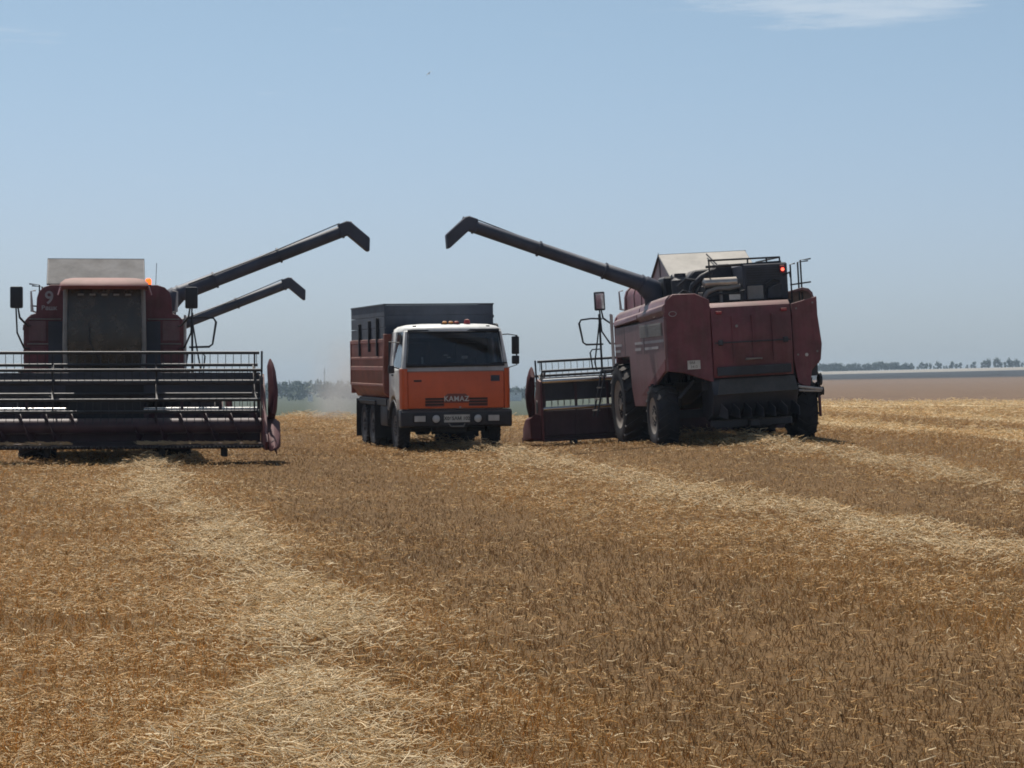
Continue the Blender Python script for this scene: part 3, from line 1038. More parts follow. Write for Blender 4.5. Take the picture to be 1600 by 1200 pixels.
    # reel
    RY0, RZ0, RR = 3.30, 1.50, 0.57
    MB().tube([(-2.95, RY0, RZ0), (2.95, RY0, RZ0)], 0.055, 10).build('reel_tube', 'dark', hd)
    for x in (-2.86, -0.98, 0.98, 2.86):
        mb = MB()
        ringp = [(x, RY0 + RR * 0.55 * math.cos(2 * PI * k / 12), RZ0 + RR * 0.55 * math.sin(2 * PI * k / 12)) for k in range(12)]
        mb.tube(ringp, 0.013, 5, closed=True)
        for k in range(6):
            a = RAD(84 + 60 * k)
            mb.box(x - 0.015, x + 0.015, -0.02, 0.02, 0, RR, trm(0, RY0, RZ0) @ rotm('X', a - PI / 2))
        mb.build('reel_spider', 'dark', hd)
    bat = MB().tube([(-2.95, 0, 0), (2.95, 0, 0)], 0.030, 8)
    for k in range(40):
        x = -2.9 + k * 5.8 / 39
        bat.tube([(x, 0, -0.02), (x, -0.03, -0.12), (x, 0.01, -0.23)], 0.006, 4)
    batm = bat.mesh('reel_bat', 'worn')
    for k in range(6):
        a = RAD(84 + 60 * k)
        link('reel_bat', batm, hd, (0, RY0 + RR * math.cos(a), RZ0 + RR * math.sin(a)))
    for s in (-1, 1):
        MB().prism([(2.36, 1.50), (2.36, 1.66), (3.40, 1.60), (3.42, 1.46)], 'x', s * 2.99, s * 3.025).build('reel_arm', 'dark', hd, 0.006)
        MB().tube([(s * 3.0, 3.3, 1.5), (s * 3.0, 3.36, 2.10)], 0.022, 6).build('reel_stay', 'dark', hd)
    # a mat of straw left on the knife and floor
    sm = MB()
    rs = random.Random(5)
    for k in range(520):
        x = rs.choice((rs.uniform(-2.95, -0.7), rs.uniform(0.6, 2.95)))
        y = rs.uniform(3.25, 3.56)
        z = 0.31 + rs.random() * 0.05
        l = rs.uniform(0.06, 0.2)
        an = rs.gauss(0, 0.6)
        sm.tube([(x, y, z), (x + l * math.cos(an), y + l * math.sin(an) * 0.5, z + rs.uniform(-0.02, 0.03))], 0.006, 3)
    tag(sm.build('caught_straw', 'chaff', hd), kind='stuff')

    # ---- unloading auger swung out to its left
    A0 = Vector((-1.50, -2.62, 3.42))
    A1 = Vector((-5.24, -2.62, 4.88))
    d = (A1 - A0).normalized()
    ug = MB()
    ug.tube([A0 - d * 0.1, A0 + d * 0.9, A0 + d * 0.92, A1 - d * 0.02, A1 + d * 0.12], 0.2, 20, radii=[0.175, 0.165, 0.150, 0.135, 0.135])
    ug = ug.build('unloading_auger', 'auger', R, sharp=50)
    for t in (0.10, 0.92, 2.4, 3.85):
        ug_ = A0 + d * t
        MB().tube([ug_ - d * 0.02, ug_ + d * 0.02], 0.192 - 0.009 * t, 20).build('tube_flange', 'auger', ug)
    # elbow
    MB().tube([(-1.30, -2.62, 2.80), (-1.30, -2.62, 3.12), (-1.36, -2.62, 3.30), A0 + d * 0.05], 0.22, 18, radii=[0.22, 0.225, 0.235, 0.20]).build('auger_elbow', 'auger', ug, sharp=50)
    # spout
    e0 = A1 + Vector((-0.04, 0, 0.20))
    sp = [(A1.x + 0.24, A1.z + 0.085), (A1.x + 0.05, A1.z + 0.165), (A1.x - 0.04, A1.z + 0.15), (A1.x - 0.46, A1.z - 0.20), (A1.x - 0.45, A1.z - 0.50), (A1.x - 0.39, A1.z - 0.485),
          (A1.x + 0.03, A1.z - 0.14), (A1.x + 0.17, A1.z - 0.195)]
    MB().prism(sp, 'y', -2.62 - 0.15, -2.62 + 0.15).build('spout', 'auger', ug, 0.02)
    MB().box(A1.x + 1.25, A1.x + 1.36, -2.68, -2.56, A1.z - 0.60, A1.z - 0.46).build('auger_lug', 'auger', ug)
    MB().tube([A0 + d * 0.3 + Vector((0, 0.13, 0.13)), A0 + d * 2.0 + Vector((0, 0.11, 0.12)), A1 + Vector((0.2, 0.09, 0.11))], 0.012, 5).build('lamp_cable', 'black', ug)
    MB().tube([(-1.05, -2.2, 2.95), (-1.10, -2.25, 4.1)], 0.006, 4).build('aerial', 'black', R)

    # ---- engine deck
    dk = MB().box(-1.45, 1.15, -4.55, -2.18, 2.72, 2.90).build('engine_deck', 'dark', R, 0.01)
    MB().box(0.20, 1.15, -4.40, -3.30, 2.91, 3.68).build('radiator_box', 'navy', dk, 0.03)
    mb = MB()
    for k in range(12):
        mb.box(0.27, 0.98, -4.425, -4.40, 3.02 + k * 0.05, 3.04 + k * 0.05)
    mb.build('radiator_grille', 'dark', dk)
    MB().box(0.26, 0.60, -4.50, -4.42, 2.93, 3.22).build('oil_cooler', 'grey', dk, 0.02)
    MB().prism([(0.68, 2.93), (1.0, 2.93), (1.0, 3.22), (0.94, 3.26), (0.68, 3.15)], 'y', -4.52, -4.43).build('air_duct', 'dark', dk, 0.02)
    MB().box(-0.55, 0.16, -4.2, -2.5, 2.91, 3.30).box(-0.45, 0.05, -4.05, -2.7, 3.30, 3.44).build('engine_block', 'dark', dk, 0.03)
    MB().lathe([(0.04, -0.42), (0.10, -0.38), (0.10, 0.30), (0.04, 0.34)], 'x', 18, trm(-0.22, -4.28, 3.33)).build('muffler', 'bare', dk)
    MB().tube([(-0.64, -4.36, 3.02), (-0.56, -4.40, 3.14), (-0.36, -4.38, 3.20), (-0.1, -4.36, 3.20), (0.14, -4.32, 3.24)], 0.045, 10).build('coolant_hose', 'grey', dk)
    MB().lathe([(0.05, 0), (0.19, 0.02), (0.19, 0.52), (0.12, 0.58), (0.12, 0.66)], 'z', 20, trm(-0.95, -3.6, 2.92)).build('air_cleaner', 'dark', dk)
    MB().lathe([(0.17, 0), (0.19, 0.03), (0.19, 0.48), (0.08, 0.52)], 'x', 20, trm(-1.0, -3.0, 3.42)).build('dust_bowl', 'dark', dk)
    MB().box(-1.30, -0.62, -4.1, -3.9, 2.91, 3.05).tube([(-1.35, -4.2, 2.99), (-1.1, -4.22, 3.06), (-0.8, -4.2, 3.04), (-0.62, -4.2, 3.12)], 0.03, 8).build('pipe_bank', 'grey', dk)
    MB().box(-1.15, -0.55, -2.9, -2.25, 2.92, 3.56).build('tool_locker', 'dark', dk, 0.04)
    MB().prism([(-0.75, 2.92), (-0.75, 3.50), (-0.62, 3.64), (-0.2, 3.66), (-0.1, 3.74), (0.15, 3.74), (0.2, 3.68), (0.2, 2.92)], 'y', -3.5, -2.95).build('rotary_screen_housing', 'dark', dk, 0.03)
    MB().tube([(-0.85, -3.9, 3.0), (-0.80, -4.1, 3.30), (-0.62, -4.2, 3.46), (-0.40, -4.1, 3.56)], 0.06, 10).build('intake_pipe', 'dark', dk)
    for (pts, r) in (([(-1.30, -4.3, 3.02), (-1.05, -4.34, 3.20), (-0.80, -4.30, 3.10), (-0.66, -4.28, 3.30)], 0.022),
                     ([(-0.60, -4.42, 3.00), (-0.40, -4.46, 3.10), (0.0, -4.46, 3.08), (0.22, -4.44, 3.14)], 0.02),
                     ([(0.62, -4.46, 3.02), (0.66, -4.50, 3.24), (0.80, -4.48, 3.34), (0.95, -4.44, 3.30)], 0.02),
                     ([(-1.10, -4.0, 3.30), (-0.95, -4.15, 3.44), (-0.70, -4.15, 3.40)], 0.026)):
        MB().tube(pts, r, 7).build('hose', 'black', dk)
    for x in (-1.15, -0.72, -0.28):
        MB().box(x - 0.03, x + 0.03, -4.40, -4.34, 2.91, 3.14).build('bracket', 'grey', dk, 0.005)
    MB().box(-0.15, 0.08, -4.57, -4.55, 2.95, 3.06).build('data_plate', 'plate', dk)
    # railing over the deck
    rl = MB().tube([(-0.50, -4.30, 3.79), (1.02, -4.30, 3.79)], 0.022, 6).build('deck_railing', 'black', R)
    for x in (-0.48, 0.34, 0.74, 1.02):
        MB().tube([(x, -4.30, 3.62 if x > 0.2 else 3.3), (x, -4.30, 3.79)], 0.018, 6).build('railing_post', 'black', rl)
    MB().tube([(1.02, -4.30, 3.79), (1.02, -2.3, 3.79)], 0.02, 6).build('railing_bar', 'black', rl)
    MB().tube([(-0.55, -4.30, 3.66), (1.04, -4.32, 3.69)], 0.03, 6).build('railing_bar', 'black', rl)
    # ladder rails at the rear corner
    for (x, zt) in ((1.20, 3.62), (1.36, 3.66), (1.42, 3.70)):
        MB().tube([(x, -4.45, 2.70), (x, -4.45, zt), (x + (0.10 if x < 1.3 else 0.22), -4.45, zt + 0.02)], 0.018, 6).build('ladder_rail', 'black', rl)
    MB().tube([(1.18, -4.45, 3.20), (1.62, -4.45, 3.24)], 0.018, 6).build('ladder_rail', 'black', rl)
    tl = MB().box(0.98, 1.08, -4.47, -4.41, 3.46, 3.62).build('tail_lamp', 'red_lens', R, 0.01)
    MB().lathe([(0.010, -0.025), (0.030, -0.012), (0.034, 0)], 'y', 12, trm(1.03, -4.47, 3.53)).build('lamp_glow', 'tail_on', tl)
    MB().tube([(1.04, -4.40, 3.40), (1.18, -4.42, 3.46), (1.20, -4.42, 3.36)], 0.02, 6).build('lamp_bracket', 'black', R)

    # ---- rear
    hood = MB()
    prof = [(-4.30, 2.91), (-4.86, 2.89), (-4.98, 2.80), (-5.04, 2.20), (-4.98, 1.36), (-4.30, 1.36)]
    hood.prism(prof, 'x', -0.66, 1.01)
    hood = hood.build('rear_hood', 'maroon', R, 0.025, 2)
    MB().box(-0.60, 0.95, -5.062, -5.02, 1.40, 1.58).build('hood_lip', 'dark', hood, 0.01)
    MB().lathe([(0.02, 0), (0.03, -0.02)], 'y', 10, trm(-0.15, -5.035, 2.40)).build('hood_latch', 'grey', hood)
    for x in (-0.24, 0.18, 0.60):
        MB().box(x - 0.012, x + 0.012, -5.058, -5.03, 1.66, 2.62).build('pressed_rib', 'maroon', hood, 0.005)
    MB().box(-0.62, 0.97, -5.062, -5.035, 2.06, 2.085).build('panel_seam', 'dark', hood)
    for x in (-0.5, 0.86):
        MB().box(x - 0.05, x + 0.05, -5.075, -5.03, 2.02, 2.13).build('hinge', 'dark', hood, 0.01)
        MB().box(x - 0.06, x + 0.06, -5.045, -4.98, 2.66, 2.72).build('rear_reflector', 'red_lens', hood, 0.008)
    MB().tube([(0.0, -5.04, 1.70), (0.0, -5.10, 1.72), (0.34, -5.10, 1.72), (0.34, -5.04, 1.70)], 0.012, 6).build('handle', 'grey', hood)
    for (x, z) in ((1.15, 2.70), (1.50, 2.80), (1.14, 1.75), (1.55, 1.80)):
        MB().lathe([(0.012, 0), (0.022, -0.015)], 'y', 8, trm(x, -4.90, z)).build('panel_bolt', 'grey', R)
    # angled panel at the rear left
    pl = [(-1.605, -4.80), (-0.67, -4.985), (-0.67, -4.90), (-1.55, -4.72)]
    z0, z1 = 1.48, 2.98
    rq = MB()
    rq.add([(-1.605, -4.80, 1.56), (-1.25, -4.87, 1.50), (-0.67, -4.985, 1.28), (-0.67, -4.985, 2.96), (-0.95, -4.93, 3.11), (-1.40, -4.84, 3.12), (-1.55, -4.81, 2.98), (-1.60, -4.80, 2.66),
            (-1.605, -4.72, 1.56), (-1.25, -4.79, 1.50), (-0.67, -4.90, 1.28), (-0.67, -4.90, 2.96), (-0.95, -4.85, 3.11), (-1.40, -4.76, 3.12), (-1.55, -4.73, 2.98), (-1.60, -4.72, 2.66)],
           [tuple(range(8)), tuple(range(8, 16))[::-1]] + [(i, (i + 1) % 8, 8 + (i + 1) % 8, 8 + i) for i in range(8)])
    rq = rq.build('rear_quarter_panel', 'maroon', R, 0.012)
    pz = MB().box(-0.13, 0.13, -0.008, 0.0, -0.09, 0.09).build('number_plate', 'plate', rq, loc=(-1.05, -4.917, 1.66), rot=(0, 0, RAD(-11.2)))
    lettering('ВМ', 0.075, pz, (-0.03, -0.010, 0.04), (RAD(90), 0, 0), 'ink', 0.001, 'plate_lettering')
    lettering('2412', 0.075, pz, (0, -0.010, -0.042), (RAD(90), 0, 0), 'ink', 0.001, 'plate_lettering')
    lo = MB().tube([(0.075 * math.cos(a), 0, 0.05 * math.sin(a)) for a in [2 * PI * k / 16 for k in range(16)]], 0.008, 5, closed=True)
    lo.build('oval_badge', 'decal', rq, loc=(-1.42, -4.845, 2.72), rot=(0, 0, RAD(-11.2)))
    # service panel at the rear right, standing a little open
    rr_ = [(1.05, 1.62), (1.05, 2.80), (1.60, 2.93), (1.60, 2.55), (1.66, 1.95), (1.62, 1.62), (1.42, 1.42), (1.36, 1.06), (1.12, 1.16)]
    MB().prism(rr_, 'y', -4.90, -4.85).build('service_panel', 'maroon', R, 0.012)
    MB().box(1.03, 1.60, -4.70, -4.52, 1.30, 2.72).build('panel_frame', 'dark', R, 0.01)
    MB().lathe([(0.02, 0), (0.035, -0.02)], 'y', 10, trm(1.32, -4.90, 1.74)).build('panel_latch', 'pale', R)
    # straw chute, chopper, spreader
    MB().slab([(-0.66, -5.22, 1.02), (1.02, -5.22, 1.04), (0.98, -4.99, 1.34), (-0.55, -4.99, 1.34)], 0.03).build('straw_chute', 'chute', R)
    MB().prism([(-4.0, 0.62), (-4.0, 1.34), (-4.95, 1.34), (-5.16, 1.02), (-4.9, 0.60), (-4.4, 0.48)], 'x', -0.72, 1.04).build('straw_chopper', 'dark', R, 0.02)
    for k in range(7):
        x = -0.6 + k * 0.25
        MB().slab([(x, -4.8, 0.95), (x + 0.1, -5.35, 0.70), (x + 0.1, -5.35, 0.52), (x, -4.8, 0.60)], 0.012).build('spreader_vane', 'dark', R)
    MB().box(-0.7, 1.0, -4.7, -4.5, 0.34, 0.50).box(0.05, 0.25, -4.95, -4.5, 0.34, 0.48).build('tow_hitch', 'dark', R, 0.02)
    # pulleys and links at the right rear
    for (x, y, z, r) in ((1.66, -4.55, 1.22, 0.13), (1.70, -4.20, 1.00, 0.17), (1.64, -4.75, 0.98, 0.09)):
        MB().lathe([(0.02, 0), (r * 0.4, 0.01), (r * 0.85, 0.0), (r, 0.01), (r * 0.9, 0.035), (r, 0.06), (0.03, 0.06)], 'x', 20, trm(x - 0.03, y, z)).build('chopper_pulley', 'dark', R)
    MB().tube([(1.10, -4.93, 1.10), (1.62, -4.88, 1.02)], 0.028, 8).build('link_rod', 'pale', R)
    MB().tube([(1.12, -4.90, 1.02), (1.60, -4.86, 0.98)], 0.022, 8).build('link_rod', 'pale', R)
    MB().box(1.70, 1.74, -4.3, -4.2, 0.45, 1.05).build('reflector_post', 'maroon', R, 0.006)
    for s in (-1, 1):
        MB().tube([(s * 1.0, -4.6, 1.34), (s * 1.3, -4.55, 1.0), (s * 1.2, -4.1, 0.8)], 0.03, 8).build('hydraulic_hose', 'black', R)
    return R


def seat_on_ground(root, x, y, phi, contacts, sink=0.03, roll=0.0):
    """stand a machine on the ground at its wheel contacts"""
    c, s = math.cos(phi), math.sin(phi)
    A, bvec = [], []
    for (lx, ly) in contacts:
        wx, wy = x + c * lx - s * ly, y + s * lx + c * ly
        A.append((lx, ly, 1))
        bvec.append(gzf(wx, wy))
    sol, *_ = np.linalg.lstsq(np.array(A), np.array(bvec), rcond=None)
    a, b, z0 = sol
    root.location = (x, y, z0 - sink)
    root.rotation_euler = (math.atan(b), -math.atan(a) + roll, phi)


def px(p, Y):
    return (p - 800) / 4000.0 * Y


CONT = [(1.42, 0), (-1.42, 0), (1.47, -3.6), (-1.47, -3.6)]
c1 = build_combine()
c2 = copy_tree(c1)
c3 = copy_tree(c1)
# left machine looks at the camera
seat_on_ground(c1, px(164, 52.3), 52.3, RAD(180 + 9.0), CONT)
tag(c1, 'maroon combine harvester facing us at the left, number 9 beside its cab', 'combine harvester', 'combine harvesters in the field')
for ch in c1.children:
    if ch.name.split('.')[0] == 'header':
        ch.location.z += 0.07
lettering('9', 0.36, c1, (1.10, 0.575, 3.26), (RAD(90), 0, RAD(180)), 'decal', 0.003, 'door_number', 0.006)
lettering('Вашк', 0.12, c1, (1.10, 0.575, 3.06), (RAD(90), 0, RAD(180)), 'decal', 0.003, 'small_lettering', 0.004)
# right machine looks away
seat_on_ground(c2, 4.11, 57.15, RAD(8.5), CONT)
for ch in c2.children:
    if ch.name.split('.')[0] == 'header':
        ch.location.z -= 0.12
tag(c2, 'maroon combine harvester seen from behind at the right, header to its left', 'combine harvester', 'combine harvesters in the field')
# third machine behind the first, only its auger shows
seat_on_ground(c3, px(165, 70.5), 70.5, RAD(180 + 9.0), [(0, 0), (1.2, -2), (-1.2, -2)])
c3.rotation_euler = (0, 0, RAD(180 + 9.0))
tag(c3, 'combine harvester hidden behind the left one, only its lower unloading auger showing', 'combine harvester', 'combine harvesters in the field')


# ------------------------------------------------------------------ tipper truck (+Y forward, front bumper at y=0)
def build_truck():
    R = empty('tipper_truck')
    T, K = tyre_mesh('truck_tyre', 0.51, 0.28, 0.28, 26, 0.02), rim_mesh('truck_rim', 0.28, 0.28, 'truck_rim')
    for s in (1, -1):
        put_wheel('front_wheel', R, T, K, 1.03 * s, -1.30, 0.50)
    for y in (-4.35, -5.68):
        for x in (1.06, 0.74, -0.74, -1.06):
            put_wheel('rear_wheel', R, T, K, x, y, 0.50)
    mb = MB()
    for s in (-1, 1):
        mb.box(s * 0.42 - 0.05, s * 0.42 + 0.05, -6.7, -0.35, 0.72, 0.96)
    for y in (-0.6, -2.4, -3.6, -5.0, -6.5):
        mb.box(-0.42, 0.42, y - 0.06, y + 0.06, 0.76, 0.92)
    mb.box(-0.9, 0.9, -1.38, -1.22, 0.42, 0.56).box(-0.95, 0.95, -4.45, -4.25, 0.42, 0.6).box(-0.95, 0.95, -5.78, -5.58, 0.42, 0.6)
    mb.lathe([(0.05, -0.25), (0.24, -0.15), (0.24, 0.15), (0.05, 0.25)], 'x', 16, trm(0, -4.35, 0.5))
    mb.build('chassis', 'black', R, 0.01)
    MB().box(-0.34, 0.34, -1.5, -0.55, 0.40, 0.9).build('engine_sump', 'black', R, 0.04)
    # bumper
    bp = MB().prism([(0.02, 0.46), (0.04, 0.76), (-0.04, 0.81), (-0.30, 0.81), (-0.30, 0.44), (-0.06, 0.42)], 'x', -1.25, 1.25).build('bumper', 'dark', R, 0.02, 2)
    for s in (-1, 1):
        hl = MB().box(s * 0.83 - 0.15, s * 0.83 + 0.15, 0.02, 0.055, 0.53, 0.70).build('headlight', 'black', bp, 0.01)
        MB().box(s * 0.83 - 0.125, s * 0.83 + 0.125, 0.05, 0.068, 0.55, 0.68).build('lens', 'lens', hl, 0.008)
        fl = MB().lathe([(0.10, 0), (0.11, 0.04), (0.095, 0.05)], 'y', 18, trm(s * 0.47, 0.02, 0.61)).build('fog_lamp', 'black', bp)
        MB().lathe([(0.088, 0), (0.075, 0.018), (0.03, 0.026)], 'y', 18, trm(s * 0.47, 0.068, 0.61)).build('lens', 'lens', fl)
    pl = MB().box(-0.29, 0.29, 0.035, 0.055, 0.53, 0.70).build('number_plate', 'plate', bp, 0.004)
    MB().tube([(-0.18, 0.03, 0.50), (-0.14, 0.09, 0.44), (0.14, 0.09, 0.44), (0.18, 0.03, 0.50)], 0.014, 6).build('tow_loop', 'grey', bp)
    lettering('Х065АМ 102', 0.105, pl, (0, 0.057, 0.612), (RAD(90), 0, RAD(180)), 'ink', 0.002, 'plate_lettering', 0.003, 1.0)
    # cab lower shell with wheel arch
    arch = [(-1.30 + 0.62 * math.cos(a), 0.50 + 0.62 * math.sin(a)) for a in [RAD(150 - 12 * k) for k in range(11)] if 0.50 + 0.62 * math.sin(a) > 0.80]
    poly = [(-0.10, 0.82)] + sorted(arch, key=lambda p: -p[0]) + [(-1.84, 0.84), (-1.84, 1.74), (-0.12, 1.74), (-0.06, 1.70)]
    cab = MB().prism(poly, 'x', -1.20, 1.20).build('cab', 'white', R, 0.04, 2)
    # orange front
    fp = MB().prism([(-0.10, 0.83), (-0.02, 0.84), (0.005, 1.0), (0.0, 1.62), (-0.02, 1.66), (-0.10, 1.66)], 'x', -1.08, 1.08).build('front_panel', 'orange', cab, 0.012)
    for s in (-1, 1):
        # wrapped corners
        rings = []
        for z, e in ((0.83, 0), (1.0, 0.015), (1.64, 0.01), (1.72, -0.005)):
            rings.append([(s * 1.09, 0.0 + e, z), (s * 1.17, -0.02 + e, z), (s * 1.225, -0.09 + e * 0.5, z), (s * 1.235, -0.22, z), (s * 1.20, -0.22, z), (s * 1.09, -0.12, z)])
        MB().loft(rings).build('corner_panel', 'orange', cab, 0.006)
        for k, z in enumerate((1.035, 0.97, 0.905)):
            MB().box(s * 0.28, s * 0.70, 0.0, 0.014, z, z + 0.034).build('grille_slot', 'ink', cab)
            MB().box(s * 0.28, s * 0.70, 0.002, 0.022, z - 0.022, z - 0.004).build('grille_bar', 'boxred', cab)
    MB().prism([(-0.27, 0.96), (0.27, 0.96), (0.27, 1.10), (0.20, 1.16), (-0.20, 1.16), (-0.27, 1.10)], 'y', 0.004, 0.020).build('badge_panel', 'boxred', cab, 0.005)
    lettering('KAMAZ', 0.155, cab, (0, 0.024, 1.045), (RAD(90), 0, RAD(180)), 'white', 0.006, 'lettering', 0.002, 1.12)
    MB().box(0.78, 0.95, 0.003, 0.012, 1.43, 1.47).build('side_badge', 'ink', cab)
    MB().box(-0.98, -0.78, 0.003, 0.010, 1.43, 1.56).build('sticker', 'board', cab)
    MB().lathe([(0.015, 0), (0.022, 0.02)], 'y', 8, trm(-0.08, 0.01, 0.86)).build('panel_lock', 'pale', cab)
    # strip under the windscreen
    MB().slab([(1.14, -0.02, 1.665), (-1.14, -0.02, 1.665), (-1.13, -0.085, 1.80), (1.13, -0.085, 1.80)], 0.04).build('scuttle', 'pale', cab)
    # pillars
    zt = 2.56
    for s in (-1, 1):
        MB().loft([[(s * 1.20, -0.06, 1.72), (s * 1.08, -0.04, 1.72), (s * 1.08, -0.16, 1.72), (s * 1.20, -0.20, 1.72)],
                   [(s * 1.10, -0.30, zt), (s * 1.00, -0.28, zt), (s * 1.00, -0.38, zt), (s * 1.10, -0.42, zt)]]).build('front_pillar', 'white', cab, 0.02)
        MB().loft([[(s * 1.20, -1.35, 1.72), (s * 1.13, -1.35, 1.72), (s * 1.13, -1.84, 1.72), (s * 1.20, -1.84, 1.72)],
                   [(s * 1.12, -1.35, zt), (s * 1.05, -1.35, zt), (s * 1.05, -1.80, zt), (s * 1.12, -1.80, zt)]]).build('rear_pillar', 'white', cab, 0.02)
        dr = MB().prism([(-0.34, 1.02), (-0.34, 1.70), (-1.36, 1.70), (-1.36, 1.30), (-1.0, 1.20), (-0.75, 1.02)], 'x', s * 1.203, s * 1.222).build('door', 'white', cab, 0.008)
        MB().box(s * 1.222, s * 1.245, -1.25, -1.10, 1.56, 1.60).build('handle', 'black', dr)
        MB().slab([(s * 1.185, -0.24, 1.74), (s * 1.185, -1.34, 1.74), (s * 1.085, -1.34, zt - 0.02), (s * 1.085, -0.44, zt - 0.02)], 0.01).build('side_window', 'truck_glass', cab)
        MB().tube([(s * 1.17, -0.72, 1.74), (s * 1.08, -0.76, zt)], 0.022, 6).build('window_post', 'black', cab)
    MB().box(-1.12, 1.12, -1.86, -1.80, 1.70, zt).build('cab_back', 'seat', cab)
    ws = [(1.09, -0.075, 1.79), (-1.09, -0.075, 1.79), (-1.01, -0.295, 2.55), (1.01, -0.295, 2.55)]
    MB().slab(ws, 0.012).build('windscreen', 'truck_glass', cab)
    MB().tube([(1.10, -0.06, 1.79), (-1.10, -0.06, 1.79), (-1.02, -0.285, 2.56), (1.02, -0.285, 2.56)], 0.026, 6, closed=True).build('windscreen_seal', 'black', cab)
    MB().slab([(1.0, -0.30, 2.50), (-1.0, -0.30, 2.50), (-1.0, -0.40, 2.40), (1.0, -0.40, 2.40)], 0.01).build('sun_visor', 'grey', cab)
    for x in (0.36, -0.70):
        MB().tube([(x, -0.03, 1.76), (x - 0.10, -0.05, 1.83), (x - 0.46, -0.055, 1.835)], 0.016, 5).build('wiper', 'black', cab)
    # roof
    rings = []
    for (z, hx, y0, y1) in ((2.54, 1.11, -1.84, -0.27), (2.60, 1.10, -1.82, -0.28), (2.66, 1.02, -1.74, -0.38), (2.70, 0.86, -1.58, -0.56), (2.715, 0.6, -1.3, -0.8)):
        c = 0.14
        rings.append([(-hx + c, y0, z), (hx - c, y0, z), (hx, y0 + c, z), (hx, y1 - c, z), (hx - c, y1, z), (0, y1 + 0.04, z), (-hx + c, y1, z), (-hx, y1 - c, z), (-hx, y0 + c, z)])
    MB().loft(rings).build('cab_roof', 'white', cab, 0.0, sharp=60)
    # roof lamps
    rl = MB().box(-0.20, 0.22, -0.62, -0.52, 2.69, 2.72).build('roof_lamp_bar', 'black', R)
    for i, (x, mt) in enumerate(((0.14, 'amber'), (0.0, 'amber'), (-0.13, 'red_lens'))):
        MB().lathe([(0.055, 0), (0.055, 0.03), (0.03, 0.055)], 'z', 10, trm(x, -0.57, 2.72)).build('marker_lamp', mt, rl)
    bcn = MB().lathe([(0.075, 0), (0.075, 0.05), (0.06, 0.11), (0.02, 0.125)], 'z', 14, trm(-0.38, -0.62, 2.69)).build('roof_beacon', 'red_lens', R)
    for x in (0.86, -0.80):
        MB().box(x - 0.04, x + 0.04, -0.42, -0.36, 2.63, 2.67).build('roof_vent', 'black', cab)
    # interior
    for s in (-1, 1):
        MB().box(s * 0.55 - 0.26, s * 0.55 + 0.26, -1.7, -1.1, 1.55, 1.70).box(s * 0.55 - 0.25, s * 0.55 + 0.25, -1.76, -1.60, 1.68, 2.30).build('seat', 'seat', cab, 0.04, 2)
    MB().box(-1.06, 1.06, -0.50, -0.16, 1.74, 1.79).build('dashboard', 'black', cab, 0.02)
    mb = MB().tube([(-0.55, -0.45, 1.74), (-0.55, -0.66, 1.92)], 0.025)
    mb.tube([(-0.55 + 0.24 * math.cos(a), -0.66 - 0.10 * math.sin(a), 1.92 + 0.20 * math.sin(a)) for a in [2 * PI * k / 16 for k in range(16)]], 0.014, 5, closed=True)
    mb.build('steering_wheel', 'black', cab)
    MB().box(-0.34, -0.20, -0.42, -0.36, 1.93, 2.00).build('dash_fan', 'canvas', cab, 0.025, 2)
    MB().box(0.10, 0.20, -0.44, -0.40, 2.0, 2.03).box(0.04, 0.12, -0.44, -0.40, 1.95, 1.98).build('dash_note', 'canvas', cab, 0.006)
    MB().box(0.66, 0.70, -0.44, -0.40, 1.82, 1.98).build('dash_bottle', 'canvas', cab, 0.01)
    # mirrors
    m1 = MB().box(-1.50, -1.33, -0.36, -0.28, 2.02, 2.42).build('mirror', 'black', R, 0.03, 2)
    MB().box(-1.50, -1.33, -0.36, -0.28, 1.80, 1.99).build('lower_mirror', 'black', m1, 0.03, 2)
    MB().tube([(-1.08, -0.38, 2.46), (-1.25, -0.33, 2.47), (-1.44, -0.32, 2.44), (-1.44, -0.32, 1.78), (-1.24, -0.32, 1.72), (-1.2, -0.32, 1.70)], 0.014, 6).build('mirror_arm', 'black', m1)
    m2 = MB().box(1.30, 1.44, -0.52, -0.44, 1.62, 1.80).build('mirror', 'black', R, 0.03, 2)
    MB().tube([(1.20, -0.34, 2.30), (1.40, -0.48, 2.32), (1.42, -0.48, 1.80), (1.2, -0.40, 1.72)], 0.014, 6).build('mirror_arm', 'black', m2)
    for o_ in (bp, cab, rl, bcn, m1, m2):
        o_.location.z += 0.13
    # steps, mudguards, side gear
    for s in (-1, 1):
        ar = [(-1.30 + 0.66 * math.cos(a), 0.50 + 0.66 * math.sin(a)) for a in [RAD(20 + 14 * k) for k in range(11)]]
        ar2 = [(-1.30 + 0.61 * math.cos(a), 0.50 + 0.61 * math.sin(a)) for a in [RAD(20 + 14 * k) for k in range(11)]]
        MB().prism(ar + ar2[::-1], 'x', s * 0.86, s * 1.21).build('mudguard', 'black', R)
        MB().box(s * 0.85 - 0.30, s * 0.85 + 0.30, -3.5, -2.5, 0.52, 1.02).build('fuel_tank', 'dark', R, 0.06, 2)
        MB().box(s * 1.05 - 0.10, s * 1.05 + 0.12, -2.32, -2.10, 0.90, 1.16).build('battery_box', 'grey', R, 0.02)
        MB().slab([(s * 0.62, -3.72, 1.05), (s * 1.24, -3.72, 1.05), (s * 1.24, -3.76, 0.22), (s * 0.62, -3.76, 0.22)], 0.015).build('mud_flap', 'rubber', R)
        MB().box(s * 0.62, s * 1.24, -6.35, -3.74, 1.06, 1.10).build('rear_mudguard', 'black', R, 0.01)
    # ---- tipper body
    BF, BB, BW = -2.02, -7.15, 1.28
    ZL, ZM, ZTOP = 1.17, 2.52, 3.30
